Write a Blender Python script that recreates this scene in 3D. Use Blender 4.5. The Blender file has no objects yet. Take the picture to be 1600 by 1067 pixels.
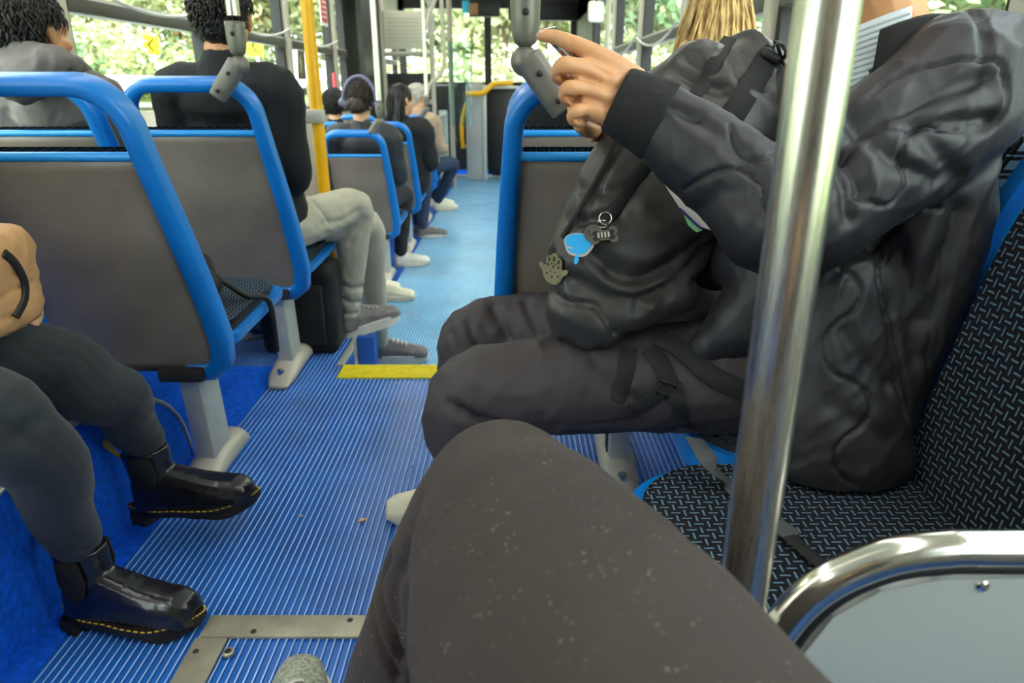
import bpy, bmesh, math, random
import numpy as np
from mathutils import Vector as V, Matrix, Euler
from mathutils.bvhtree import BVHTree

random.seed(7)
RNG = np.random.default_rng(7)
SC = bpy.context.scene
COL = SC.collection
PI = math.pi

# ------------------------------------------------------------------ camera
TH = math.radians(20.5)
FPX = 1075.0
CAMZ = 1.0
cam_d = bpy.data.cameras.new('camera')
cam = bpy.data.objects.new('camera', cam_d)
COL.objects.link(cam)
cam.location = (0, 0, CAMZ)
cam.rotation_euler = (PI / 2 - TH, 0, 0)
cam_d.sensor_width = 36
cam_d.lens = 36 * FPX / 1600
cam_d.clip_start = 0.03
cam_d.clip_end = 300
cam_d.dof.use_dof = True
cam_d.dof.focus_distance = 1.05
cam_d.dof.aperture_fstop = 6.0
SC.camera = cam
cS, cC = math.sin(TH), math.cos(TH)

def P(px, py, d):
    u = (px - 800) / FPX; v = (py - 533.5) / FPX
    return V((u * d, (cC - v * cS) * d, CAMZ - (cS + v * cC) * d))
def PY(px, py, Y):
    v = (py - 533.5) / FPX
    return P(px, py, Y / (cC - v * cS))
def PX(px, py, X):
    return P(px, py, X * FPX / (px - 800))
def PZ(px, py, Z):
    v = (py - 533.5) / FPX
    return P(px, py, (CAMZ - Z) / (cS + v * cC))

# ------------------------------------------------------------------ world, light, exposure
w = bpy.data.worlds.new('sky'); SC.world = w; w.use_nodes = True
nt = w.node_tree; nt.nodes.clear()
wo = nt.nodes.new('ShaderNodeOutputWorld'); bg = nt.nodes.new('ShaderNodeBackground')
tc = nt.nodes.new('ShaderNodeTexCoord'); sx = nt.nodes.new('ShaderNodeSeparateXYZ')
rp = nt.nodes.new('ShaderNodeValToRGB')
nt.links.new(tc.outputs['Generated'], sx.inputs[0]); nt.links.new(sx.outputs['Z'], rp.inputs[0])
nt.links.new(rp.outputs[0], bg.inputs[0]); nt.links.new(bg.outputs[0], wo.inputs[0])
rp.color_ramp.elements[0].color = (.80, .86, .88, 1)
rp.color_ramp.elements[1].color = (.90, .96, 1.0, 1)
bg.inputs[1].default_value = 6.4
sun_d = bpy.data.lights.new('sun', 'SUN'); sun = bpy.data.objects.new('sun', sun_d); COL.objects.link(sun)
sun_d.energy = 2.6; sun_d.angle = math.radians(25); sun_d.color = (1, .96, .88)
sun.rotation_euler = (math.radians(38), 0, math.radians(-35))
vs = SC.view_settings
vs.view_transform = 'Standard'; vs.look = 'None'; vs.gamma = 1; vs.exposure = 0.72; vs.use_curve_mapping = False

# ------------------------------------------------------------------ materials
def lin(h):
    h = h.lstrip('#')
    o = []
    for i in (0, 2, 4):
        c = int(h[i:i + 2], 16) / 255
        o.append(c / 12.92 if c <= .04045 else ((c + .055) / 1.055) ** 2.4)
    return (*o, 1)
MATS = {}
def M(name, col, rough=.6, metal=0, var=None, bump=None, spec=.5, coat=0, stretch=None, sss=0, specks=None, sheen=0, col2=None):
    """procedural principled material. var=(scale, amount), bump=(scale, strength)"""
    m = bpy.data.materials.new(name); m.use_nodes = True; MATS[name] = m
    t = m.node_tree; b = t.nodes['Principled BSDF']; L = t.links.new
    b.inputs['Base Color'].default_value = lin(col); b.inputs['Roughness'].default_value = rough
    b.inputs['Metallic'].default_value = metal; b.inputs['Specular IOR Level'].default_value = spec
    b.inputs['Coat Weight'].default_value = coat
    b.inputs['Sheen Weight'].default_value = sheen
    if sss:
        b.inputs['Subsurface Weight'].default_value = sss
        b.inputs['Subsurface Radius'].default_value = (.012, .005, .003)
    co = t.nodes.new('ShaderNodeTexCoord'); vec = co.outputs['Object']
    if stretch:
        mp = t.nodes.new('ShaderNodeMapping'); mp.inputs['Scale'].default_value = stretch
        L(vec, mp.inputs[0]); vec = mp.outputs[0]
    out = None
    if var:
        n = t.nodes.new('ShaderNodeTexNoise'); n.inputs['Scale'].default_value = var[0]
        n.inputs['Detail'].default_value = 4; L(vec, n.inputs['Vector'])
        mx = t.nodes.new('ShaderNodeMix'); mx.data_type = 'RGBA'
        c = lin(col); k = var[1]
        mx.inputs['A'].default_value = (c[0] * (1 - k), c[1] * (1 - k), c[2] * (1 - k), 1)
        mx.inputs['B'].default_value = lin(col2) if col2 else (min(1, c[0] * (1 + k)), min(1, c[1] * (1 + k)), min(1, c[2] * (1 + k)), 1)
        r = t.nodes.new('ShaderNodeMapRange'); r.inputs[1].default_value = .3; r.inputs[2].default_value = .7
        L(n.outputs['Fac'], r.inputs[0]); L(r.outputs[0], mx.inputs['Factor'])
        out = mx.outputs['Result']; L(out, b.inputs['Base Color'])
        if metal > .5:
            rr = t.nodes.new('ShaderNodeMapRange'); rr.inputs[3].default_value = rough * .75; rr.inputs[4].default_value = rough * 1.3
            L(n.outputs['Fac'], rr.inputs[0]); L(rr.outputs[0], b.inputs['Roughness'])
    if specks:
        vo = t.nodes.new('ShaderNodeTexVoronoi'); vo.inputs['Scale'].default_value = specks[0]; vo.inputs['Randomness'].default_value = 1
        L(co.outputs['Object'], vo.inputs['Vector'])
        ns = t.nodes.new('ShaderNodeTexNoise'); ns.inputs['Scale'].default_value = specks[0] * .35; L(co.outputs['Object'], ns.inputs['Vector'])
        ml = t.nodes.new('ShaderNodeMapRange'); ml.inputs[1].default_value = .45; ml.inputs[2].default_value = .75; ml.inputs[3].default_value = 0; ml.inputs[4].default_value = specks[1]
        L(ns.outputs['Fac'], ml.inputs[0])
        lt = t.nodes.new('ShaderNodeMath'); lt.operation = 'LESS_THAN'; L(vo.outputs['Distance'], lt.inputs[0]); L(ml.outputs[0], lt.inputs[1])
        mk = t.nodes.new('ShaderNodeMath'); mk.operation = 'MULTIPLY'; mk.inputs[1].default_value = .55; L(lt.outputs[0], mk.inputs[0])
        m2 = t.nodes.new('ShaderNodeMix'); m2.data_type = 'RGBA'; m2.inputs['B'].default_value = lin(specks[2])
        if out: L(out, m2.inputs['A'])
        else: m2.inputs['A'].default_value = lin(col)
        L(mk.outputs[0], m2.inputs['Factor']); L(m2.outputs['Result'], b.inputs['Base Color'])
    if bump:
        n2 = t.nodes.new('ShaderNodeTexNoise'); n2.inputs['Scale'].default_value = bump[0]; n2.inputs['Detail'].default_value = 3
        L(vec, n2.inputs['Vector'])
        bp = t.nodes.new('ShaderNodeBump'); bp.inputs['Strength'].default_value = bump[1]; bp.inputs['Distance'].default_value = bump[2] if len(bump) > 2 else .002
        L(n2.outputs['Fac'], bp.inputs['Height']); L(bp.outputs[0], b.inputs['Normal'])
    return m

def weave(name, ax):
    """black upholstery with pale blue basket-weave dashes; ax = the two object axes of the cloth"""
    m = bpy.data.materials.new(name); m.use_nodes = True; MATS[name] = m
    t = m.node_tree; b = t.nodes['Principled BSDF']; L = t.links.new
    b.inputs['Roughness'].default_value = .95; b.inputs['Specular IOR Level'].default_value = .15
    co = t.nodes.new('ShaderNodeTexCoord'); s = t.nodes.new('ShaderNodeSeparateXYZ'); L(co.outputs['Object'], s.inputs[0])
    def mth(op, a, bb=None):
        n = t.nodes.new('ShaderNodeMath'); n.operation = op
        for i, q in enumerate((a, bb)):
            if q is None: continue
            if isinstance(q, (int, float)): n.inputs[i].default_value = q
            else: L(q, n.inputs[i])
        return n.outputs[0]
    a0 = mth('MULTIPLY', s.outputs[ax[0]], 1 / .0130); b0 = mth('MULTIPLY', s.outputs[ax[1]], 1 / .0130)
    a0 = mth('ADD', a0, 100); b0 = mth('ADD', b0, 100)
    ia = mth('FLOOR', a0); ib = mth('FLOOR', b0)
    fa = mth('SUBTRACT', mth('FRACT', a0), .5); fb = mth('SUBTRACT', mth('FRACT', b0), .5)
    par = mth('FLOORED_MODULO', mth('ADD', ia, ib), 2)
    dh = mth('LESS_THAN', mth('ABSOLUTE', fb), .10); dv = mth('LESS_THAN', mth('ABSOLUTE', fa), .10)
    mask = mth('ADD', mth('MULTIPLY', par, dh), mth('MULTIPLY', mth('SUBTRACT', 1, par), dv))
    n = t.nodes.new('ShaderNodeTexNoise'); n.inputs['Scale'].default_value = 700; L(co.outputs['Object'], n.inputs['Vector'])
    mask = mth('MULTIPLY', mask, mth('ADD', .0, mth('MULTIPLY', n.outputs['Fac'], 1.2)))
    mx = t.nodes.new('ShaderNodeMix'); mx.data_type = 'RGBA'
    mx.inputs['A'].default_value = lin('1b1a1f'); mx.inputs['B'].default_value = lin('7597b0')
    L(mask, mx.inputs['Factor']); L(mx.outputs['Result'], b.inputs['Base Color'])
    bp = t.nodes.new('ShaderNodeBump'); bp.inputs['Strength'].default_value = .35; bp.inputs['Distance'].default_value = .001
    L(n.outputs['Fac'], bp.inputs['Height']); L(bp.outputs[0], b.inputs['Normal'])
    return m

BLUE = M('blue_plastic', '0675ca', .38, var=(6, .06), coat=.05)
BLUE_L = M('blue_edge', '2496e2', .3)
PANEL = M('grey_seat_back', '857a6e', .34, var=(6, .2), bump=(420, .3, .001), coat=.1)
WEAVE_XY = weave('woven_seat_xy', (0, 1)); WEAVE_YZ = weave('woven_seat_yz', (1, 2)); WEAVE_XZ = weave('woven_seat_xz', (0, 2))
STEEL = M('brushed_steel', 'd2cdc2', .27, 1, var=(60, .10), stretch=(14, 14, .35), bump=(90, .10, .0005))
CHROME = M('chrome', 'dedad0', .16, 1, var=(40, .06))
ALU = M('aluminium', 'c4c4ba', .5, .55, var=(20, .08))
CAST = M('cast_grey', '737067', .42, .35, var=(14, .06))
DARKM = M('dark_metal', '3c3a37', .5, .6)
RIB_BASE = M('floor_rubber', '1a5fb2', .33, var=(7, .18), bump=(200, .15, .0008))
RIB_TOP = M('floor_rib_worn', '9cbce8', .32, var=(9, .22))
RIB_BASE2 = M('floor_rubber_glare', '5a9ac2', .27, var=(5, .15))  # lower floor: glare from windows and door painted in as paler blue
RIB_TOP2 = M('floor_rib_glare', 'b2d0dc', .25, var=(9, .15))  # its ribs carry the same painted glare
CARPET = M('blue_carpet', '0a5cd2', .9, var=(60, .25), bump=(500, .5, .002), spec=.2)
CARPET_D = M('blue_vinyl', '0b4fae', .55, var=(20, .15))
STRIP = M('floor_strip', 'b3ab95', .45, .5, var=(18, .16))
YELLOW = M('yellow_plastic', 'f2b404', .4)
YSTRIP = M('yellow_nosing', 'e9d628', .6, var=(40, .12))
BLACK = M('black_rubber', '141414', .6)
BLACKP = M('black_panel', '1d1d1c', .45, var=(8, .2))
BEIGE = M('beige_wall', 'bdb7a6', .55, var=(6, .05))
GREYP = M('grey_panel', 'a6a5a0', .5, var=(8, .06))
PART = M('partition_grey', 'b9beb9', .38, var=(4, .03), specks=(60, .12, '7d8a8a'))
CEIL = M('ceiling_cream', 'd8d6cc', .6)
RED = M('red_plastic', 'd13a44', .45)
WHITE = M('white_paper', 'e9e8e0', .7)
def glass(name, tint, gl=.06):
    m = bpy.data.materials.new(name); m.use_nodes = True; t = m.node_tree; t.nodes.clear(); L = t.links.new
    o = t.nodes.new('ShaderNodeOutputMaterial'); a = t.nodes.new('ShaderNodeBsdfTransparent'); g = t.nodes.new('ShaderNodeBsdfGlossy')
    a.inputs[0].default_value = tint; g.inputs['Roughness'].default_value = .02
    f = t.nodes.new('ShaderNodeLayerWeight'); f.inputs[0].default_value = .5
    pw = t.nodes.new('ShaderNodeMath'); pw.operation = 'POWER'; pw.inputs[1].default_value = 5; L(f.outputs['Facing'], pw.inputs[0])
    sc = t.nodes.new('ShaderNodeMath'); sc.operation = 'MULTIPLY_ADD'; sc.inputs[1].default_value = .35; sc.inputs[2].default_value = .03; L(pw.outputs[0], sc.inputs[0])
    x = t.nodes.new('ShaderNodeMixShader'); L(sc.outputs[0], x.inputs[0]); L(a.outputs[0], x.inputs[1]); L(g.outputs[0], x.inputs[2]); L(x.outputs[0], o.inputs[0])
    return m
GLASS = glass('window_glass', (.93, .97, .95, 1)); SHIELD = glass('clear_shield', (.82, .92, .92, 1))
def emis(name, col, s):
    m = bpy.data.materials.new(name); m.use_nodes = True; t = m.node_tree; t.nodes.clear()
    o = t.nodes.new('ShaderNodeOutputMaterial'); e = t.nodes.new('ShaderNodeEmission'); e.inputs[0].default_value = col; e.inputs[1].default_value = s
    t.links.new(e.outputs[0], o.inputs[0]); return m
LAMP = emis('lamp_diffuser', (1, .97, .9, 1), 3.6)

# ------------------------------------------------------------------ object helpers
def tag(o, label=None, cat=None, group=None, kind=None):
    if label: o['label'] = label
    if cat: o['category'] = cat
    if group: o['group'] = group
    if kind: o['kind'] = kind
    return o
def thing(name, label, cat, loc=(0, 0, 0), rz=0, group=None):
    o = bpy.data.objects.new(name, None); COL.objects.link(o)
    o.location = loc; o.rotation_euler = (0, 0, rz); o.empty_display_size = .05
    return tag(o, label, cat, group)
def adopt(o, parent, world=False):
    o.parent = parent
    if world:
        # children modelled in world coordinates keep their place
        p = parent; T = Matrix()
        while p is not None:
            T = Matrix.Translation(-p.location) if p.parent is None else T
            if p.parent is None: break
            p = p.parent
        if parent.parent is None: o.matrix_parent_inverse = Matrix.Translation(-parent.location)
    return o
def obj(name, data, mat, parent=None, world=False, smooth=True, sharp=None):
    if isinstance(data, bmesh.types.BMesh):
        me = bpy.data.meshes.new(name); data.normal_update(); data.to_mesh(me); data.free()
    elif isinstance(data, tuple):
        me = bpy.data.meshes.new(name); me.from_pydata([tuple(v) for v in data[0]], [], data[1]); me.update()
    else: me = data
    for m in (mat if isinstance(mat, (list, tuple)) else [mat]): me.materials.append(m)
    if smooth:
        me.polygons.foreach_set('use_smooth', [True] * len(me.polygons))
        if sharp:
            me.set_sharp_from_angle(angle=math.radians(sharp))
    o = bpy.data.objects.new(name, me); COL.objects.link(o)
    if parent is not None: adopt(o, parent, world)
    return o
def BM(): return bmesh.new()
def frame(ax, ref=V((0, 0, 1))):
    a = ax.normalized()
    if abs(a.dot(ref.normalized())) > .98: ref = V((1, 0, 0))
    s = (ref - a * ref.dot(a)).normalized()
    return a, s, a.cross(s)
def box(bm, c, s, rot=None, bev=0, seg=2, mi=0):
    r = bmesh.ops.create_cube(bm, size=1)
    vs_ = r['verts']
    m = Matrix.Translation(V(c)) @ (rot.to_4x4() if rot is not None else Matrix()) @ Matrix.Diagonal((*s, 1))
    bmesh.ops.transform(bm, matrix=m, verts=vs_)
    fs = set(f for v in vs_ for f in v.link_faces)
    for f in fs: f.material_index = mi
    if bev:
        es = list(set(e for v in vs_ for e in v.link_edges))
        bmesh.ops.bevel(bm, geom=es, offset=bev, segments=seg, profile=.5, affect='EDGES')
    return bm
def bx(name, c, s, mat, parent=None, bev=0, rot=None, world=False, seg=2):
    return obj(name, box(BM(), c, s, rot, bev, seg), mat, parent, world, smooth=bev > 0, sharp=40)
def ellipsoid(bm, c, r, rot=None, u=20, v=14):
    q = bmesh.ops.create_uvsphere(bm, u_segments=u, v_segments=v, radius=1)
    m = Matrix.Translation(V(c)) @ (rot.to_4x4() if rot is not None else Matrix()) @ Matrix.Diagonal((*r, 1))
    bmesh.ops.transform(bm, matrix=m, verts=q['verts']); return bm
def crom(pts, rad=None, sub=4):
    """Catmull-Rom resample of points (and radii)"""
    pts = [V(p) for p in pts]; n = len(pts); out = []; ro = []
    def rr(i):
        q = rad[max(0, min(n - 1, i))]
        return np.array(q if isinstance(q, (tuple, list)) else (q, q), float)
    for i in range(n - 1):
        p0 = pts[i - 1] if i else pts[0] * 2 - pts[1]; p1, p2 = pts[i], pts[i + 1]
        p3 = pts[i + 2] if i + 2 < n else pts[-1] * 2 - pts[-2]
        for k in range(sub):
            t = k / sub; t2, t3 = t * t, t * t * t
            out.append(.5 * (2 * p1 + (p2 - p0) * t + (2 * p0 - 5 * p1 + 4 * p2 - p3) * t2 + (3 * p1 - p0 - 3 * p2 + p3) * t3))
            if rad is not None:
                s = t * t * (3 - 2 * t); ro.append(tuple(rr(i) * (1 - s) + rr(i + 1) * s))
    out.append(pts[-1])
    if rad is not None: ro.append(tuple(rr(n - 1))); return out, ro
    return out
def loft(bm, pts, rad, side=None, n=14, sub=4, cap=True, power=2.0, mi=0):
    """closed tube with elliptic (or superelliptic) section (a along side, b across)"""
    pts, rad = crom(pts, rad, sub)
    rings = []; N = len(pts); S = None
    spec = []
    for i in range(N):
        t = (pts[min(i + 1, N - 1)] - pts[max(i - 1, 0)]).normalized()
        if side is not None:
            sd = V(side)
            S = (sd - t * sd.dot(t)).normalized()
        else:
            if S is None: S = frame(t)[1]
            S = (S - t * S.dot(t)).normalized()
        spec.append((pts[i], t, S.copy(), rad[i]))
    if cap:
        p, t, s, r = spec[0]; m = min(r)
        spec = [(p - t * m * .92, t, s, (r[0] * .38, r[1] * .38)), (p - t * m * .6, t, s, (r[0] * .8, r[1] * .8))] + spec
        p, t, s, r = spec[-1]; m = min(r)
        spec += [(p + t * m * .6, t, s, (r[0] * .8, r[1] * .8)), (p + t * m * .92, t, s, (r[0] * .38, r[1] * .38))]
    for p, t, s, r in spec:
        b = t.cross(s); ring = []
        for k in range(n):
            a = 2 * PI * k / n; c_, s_ = math.cos(a), math.sin(a)
            if power != 2: c_ = math.copysign(abs(c_) ** (2 / power), c_); s_ = math.copysign(abs(s_) ** (2 / power), s_)
            ring.append(bm.verts.new(p + s * (r[0] * c_) + b * (r[1] * s_)))
        rings.append(ring)
    for A, B in zip(rings, rings[1:]):
        for k in range(n):
            f = bm.faces.new((A[k], A[(k + 1) % n], B[(k + 1) % n], B[k])); f.material_index = mi
    f = bm.faces.new(rings[0][::-1]); f.material_index = mi; f = bm.faces.new(rings[-1]); f.material_index = mi
    return bm
def tube(name, pts, r, mat, parent=None, world=False, n=14, sub=6, smoothpath=True):
    bm = BM()
    if smoothpath and len(pts) > 2: loft(bm, pts, [r] * len(pts), n=n, sub=sub, cap=False)
    else: loft(bm, pts, [r] * len(pts), n=n, sub=1, cap=False)
    return obj(name, bm, mat, parent, world, sharp=50)
def sweep(path, secs, closed=False):
    """path: list of (point, xdir, ydir); secs: list of 2D points. returns verts, faces"""
    vs_, fs = [], []; m = len(secs)
    for p, xd, yd in path:
        for a, b in secs: vs_.append(p + xd * a + yd * b)
    n = len(path)
    for i in range(n - 1 if not closed else n):
        j = (i + 1) % n
        for k in range(m):
            q = (k + 1) % m
            fs.append((i * m + k, i * m + q, j * m + q, j * m + k))
    if not closed:
        fs.append(tuple(range(m))[::-1]); fs.append(tuple((n - 1) * m + k for k in range(m)))
    return vs_, fs
def rrect(w, h, r, n=3):
    o = []
    for cx, cy, a0 in ((w / 2 - r, h / 2 - r, 0), (-w / 2 + r, h / 2 - r, 90), (-w / 2 + r, -h / 2 + r, 180), (w / 2 - r, -h / 2 + r, 270)):
        for k in range(n + 1):
            a = math.radians(a0 + 90 * k / n); o.append((cx + r * math.cos(a), cy + r * math.sin(a)))
    return o
def prism(bm, pts2, fn, z0, z1):
    """extrude a 2D outline between two heights through the mapping fn(a, b, z)"""
    lo = [bm.verts.new(fn(a, b, z0)) for a, b in pts2]; hi = [bm.verts.new(fn(a, b, z1)) for a, b in pts2]
    n = len(lo)
    for i in range(n): bm.faces.new((lo[i], lo[(i + 1) % n], hi[(i + 1) % n], hi[i]))
    bm.faces.new(lo[::-1]); bm.faces.new(hi); return bm

def organic(name, bm, voxel, it, mat, parent=None, world=False, disp=None, grooves=(), ret_bvh=False, fac=.5):
    """voxel-remesh overlapping lofts into one continuous skin, smooth it, add folds"""
    me = bpy.data.meshes.new('t'); bmesh.ops.recalc_face_normals(bm, faces=bm.faces); bm.to_mesh(me); bm.free()
    o = bpy.data.objects.new('t', me); COL.objects.link(o)
    r = o.modifiers.new('r', 'REMESH'); r.mode = 'VOXEL'; r.voxel_size = voxel
    if it:
        s = o.modifiers.new('s', 'SMOOTH'); s.factor = fac; s.iterations = it
    dg = bpy.context.evaluated_depsgraph_get(); dg.update()
    m2 = bpy.data.meshes.new_from_object(o.evaluated_get(dg)); m2.name = name
    bpy.data.objects.remove(o); bpy.data.meshes.remove(me)
    m2.materials.clear()
    if disp or grooves:
        n = len(m2.vertices); co = np.empty(n * 3); m2.vertices.foreach_get('co', co); co = co.reshape(-1, 3)
        no = np.empty(n * 3); m2.vertex_normals.foreach_get('vector', no); no = no.reshape(-1, 3)
        d = disp(co, no) if disp else np.zeros(n)
        if grooves:
            bv = BVHTree.FromPolygons([tuple(c) for c in co], [tuple(p.vertices) for p in m2.polygons])
            for g in grooves:
                pts, wd, dp = g[:3]
                L3 = trace(bv, pts)
                if len(L3) < 2: continue
                A = np.array([tuple(p) for p in L3])
                best = np.full(n, 9.)
                sel = np.all((co > A.min(0) - wd * 3) & (co < A.max(0) + wd * 3), axis=1)
                idx = np.where(sel)[0]; bb = np.full(len(idx), 9.)
                for a, b in zip(A, A[1:]):
                    ab = b - a; q = co[idx] - a; t = np.clip((q @ ab) / max(1e-9, ab @ ab), 0, 1)
                    bb = np.minimum(bb, np.linalg.norm(q - t[:, None] * ab, axis=1))
                d[idx] -= dp * np.exp(-(bb / wd) ** 2)
        co = co + no * d[:, None]
        m2.vertices.foreach_set('co', co.reshape(-1)); m2.update()
    ob = obj(name, m2, mat, parent, world)
    return ob
def bvh_of(*objs):
    vs_, fs = [], []
    for o in objs:
        b = len(vs_); vs_ += [tuple(v.co) for v in o.data.vertices]; fs += [tuple(b + i for i in p.vertices) for p in o.data.polygons]
    return BVHTree.FromPolygons(vs_, fs)
CAMP = V((0, 0, CAMZ))
def hit(bv, px, py):
    d = (P(px, py, 1) - CAMP).normalized(); h = bv.ray_cast(CAMP, d)
    return (h[0], h[1]) if h[0] is not None else (None, None)
def trace(bv, pts, step=6):
    """lay a drawn line on a surface that the photograph shows it on"""
    out = []
    q = crom([V((a, b, 0)) for a, b in pts], sub=5) if len(pts) > 2 else [V((*pts[0], 0)).lerp(V((*pts[1], 0)), k / 8) for k in range(9)]
    last = None
    for p in q:
        h, n = hit(bv, p.x, p.y)
        if h is None: continue
        if last is not None and (h - last).length > .09: continue
        out.append(h); last = h
    return out
def folds(amp, sc, seed=0, dirn=(1, 1, 1)):
    r = np.random.default_rng(seed); ks = r.normal(size=(7, 3)) * sc * np.array(dirn); ph = r.uniform(0, 6.28, 7)
    k2 = r.normal(size=(4, 3)) * sc * .5
    def f(co, no):
        wv = sum(np.sin(co @ k2[i] + i) for i in range(4))
        s = 0
        for i in range(7):
            a = np.sin(co @ ks[i] * .6 + ph[i] + 1.1 * wv)
            s = s + (1 - np.abs(a)) ** 2 * 1.6 - .5 + .35 * np.sin(co @ ks[6 - i] + ph[i])
        return amp * s / 4
    return f
def ribbon(name, pts, nrm, w_, th, mat, parent=None, world=True, sub=4, lift=0):
    P3 = crom([V(p) for p in pts], sub=sub); NN = crom([V(n) for n in nrm], sub=sub)
    path = []
    for i, p in enumerate(P3):
        t = (P3[min(i + 1, len(P3) - 1)] - P3[max(0, i - 1)]).normalized(); n = NN[i]; n = (n - t * n.dot(t)).normalized()
        path.append((p + n * lift, t.cross(n), n))
    return obj(name, sweep(path, rrect(w_, th, th * .45, 1)), mat, parent, world, sharp=50)
# ------------------------------------------------------------------ the setting
XL, XR = -1.67, .95          # inner wall faces
ZL = -.28                    # lower floor
YSTEP, YFRONT, YREAR = 2.40, 11.2, -1.6
XE = -.635                   # right edge of the left platform
YP = 2.955                    # its far end
def struct(o): return tag(o, kind='structure')
def ribs(name, x0, x1, y0, y1, z, pitch=.0155, ms=None):
    """moulded rubber sheet: flat base with raised rounded ribs"""
    vs_, fs, mi = [], [], []
    prof = [(x0, z - .02)]
    n = int((x1 - x0) / pitch); tops = []
    for i in range(n):
        x = x0 + i * pitch
        prof += [(x + .0015, z), (x + .009, z), (x + .0102, z + .0032), (x + .0118, z + .004), (x + .0134, z + .0032), (x + pitch - .0008, z)]
    prof.append((x1, z)); prof.append((x1, z - .02))
    for x, zz in prof: vs_ += [(x, y0, zz), (x, y1, zz)]
    m = len(prof)
    for i in range(m - 1):
        fs.append((2 * i, 2 * i + 2, 2 * i + 3, 2 * i + 1))
        mi.append(1 if (prof[i][1] > z + .001 and prof[i + 1][1] > z + .001) else 0)
    o = obj(name, (vs_, fs), ms or [RIB_BASE, RIB_TOP], smooth=False)
    o.data.polygons.foreach_set('material_index', mi)
    return struct(o)
ribs('floor', -.862, XR, YREAR, YSTEP, 0)
f2 = ribs('floor', XL, XE, YSTEP, YP, 0)
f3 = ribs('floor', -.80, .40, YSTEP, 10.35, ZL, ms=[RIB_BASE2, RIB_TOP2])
struct(bx('floor', ((XL - .862) / 2, (YREAR + YSTEP) / 2, -.008), (-.862 - XL, YSTEP - YREAR, .022), CARPET))
struct(bx('floor', ((XL - .80) / 2, (YP + 10.35) / 2, ZL - .01), (-.80 - XL, 10.35 - YP, .024), CARPET_D))
struct(bx('floor', ((.40 + XR) / 2, (YSTEP + 10.35) / 2, ZL - .01), (XR - .40, 10.35 - YSTEP, .024), CARPET_D))
struct(bx('floor', ((XL + XR) / 2, 10.85, ZL + .0), (XR - XL, .9, .03), CARPET))
# risers, step edge, nosings
struct(bx('trim_1', ((XE + XR) / 2, YSTEP + .006, ZL / 2 - .015), (XR - XE, .02, -ZL - .03), CARPET_D))
struct(bx('trim_2', (XE + .006, (YSTEP + YP) / 2, ZL / 2 - .01), (.02, YP - YSTEP, -ZL - .02), CARPET_D))
struct(bx('trim_3', ((XL + XE) / 2, YP + .006, ZL / 2 - .01), (XE - XL, .02, -ZL - .02), CARPET_D))
nos = struct(bx('trim_4', ((XE + XR) / 2, 2.345, .004), (XR - XE, .12, .009), YSTRIP, bev=.003))
bm = BM()
for i in range(7):
    box(bm, ((XE + XR) / 2, 2.30 + i * .015, .0095), (XR - XE - .01, .006, .003))
obj('nosing_rib', bm, YSTRIP, nos, smooth=False)
struct(bx('trim_5', (XE - .012, (YSTEP + YP) / 2, .006), (.028, YP - YSTEP, .012), ALU, bev=.003))
# blue kick plate standing at the corner of the step
kp = struct(bx('trim_6', (XE + .075, 2.47, -.02), (.065, .03, .24), CARPET_D, bev=.006))
bx('kick_plate_edge', (XE + .036, 2.47, -.02), (.012, .034, .22), ALU, kp)
# hatch frame of flat metal strips with screws
h1 = struct(bx('trim_7', (.03, 1.066, .005), (1.26, .058, .008), STRIP, bev=.002))
h2 = struct(bx('trim_8', (-.575, .355, .005), (.062, 1.36, .008), STRIP, bev=.002))
for X, Y, p in [(-.50 + .18 * i, 1.05 + .03 * (i % 2), h1) for i in range(5)] + [(-.59 + .03 * (i % 2), 1.0 - .11 * i, h2) for i in range(5)]:
    bm = BM(); ellipsoid(bm, (X, Y, .009), (.006, .006, .0025), u=10, v=6); obj('screw', bm, DARKM, p)
for q in (PZ(357, 1019, .009),):
    bm = BM(); loft(bm, [q - V((0, 0, .004)), q + V((0, 0, .003))], [.011, .010], n=16, sub=1, cap=False); o = obj('ring', bm, STRIP, h2)
    bm = BM(); loft(bm, [q + V((0, 0, .0025)), q + V((0, 0, .0036))], [.0065, .006], n=16, sub=1, cap=False); obj('bolt', bm, DARKM, h2)
struct(bx('trim_9', (-.21, 10.36, ZL + .012), (1.5, .07, .03), M('pale_edge', 'd8d7b4', .5), bev=.004))
bx('trim_centre_strip', (-.03, 10.85, ZL + .02), (.07, .95, .02), MATS['pale_edge'], bpy.data.objects['trim_9'])

# walls with window openings
WZ0, WZ1, RAIL = .74, 1.86, 1.285
PIL = [0.0, 1.4, 2.8, 4.2, 5.6, 7.05]
def side_wall(name, X, sgn):
    bm = BM(); t = .10; xc = X + sgn * t / 2
    box(bm, (xc, (YREAR + YFRONT) / 2, (WZ0 + ZL) / 2 - .05), (t, YFRONT - YREAR, WZ0 - ZL + .1))
    box(bm, (xc, (YREAR + YFRONT) / 2, (WZ1 + 2.2) / 2), (t, YFRONT - YREAR, 2.2 - WZ1))
    wl = struct(obj(name, bm, BEIGE, smooth=False))
    for y in PIL:
        bx('pillar', (xc - sgn * .012, y, (WZ0 + WZ1) / 2), (t, .085, WZ1 - WZ0), BEIGE, wl, bev=.006)
    return wl
wl = side_wall('wall_left', XL, -1); wr = side_wall('wall_right', XR, 1)
bx('pillar', (XL - .05, (7.6 + 8.6) / 2, 1.3), (.1, 1.0, 1.12), BLACKP, wl)
bx('pillar', (XR + .05, 10.0, 1.0), (.1, 2.2, 2.4), BLACKP, wr)
bx('pillar', (XL - .05, YREAR + .3, 1.3), (.1, .6, 1.12), BEIGE, wl); bx('pillar', (XR + .05, YREAR + .3, 1.3), (.1, .6, 1.12), BEIGE, wr)
wn = 0
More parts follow.
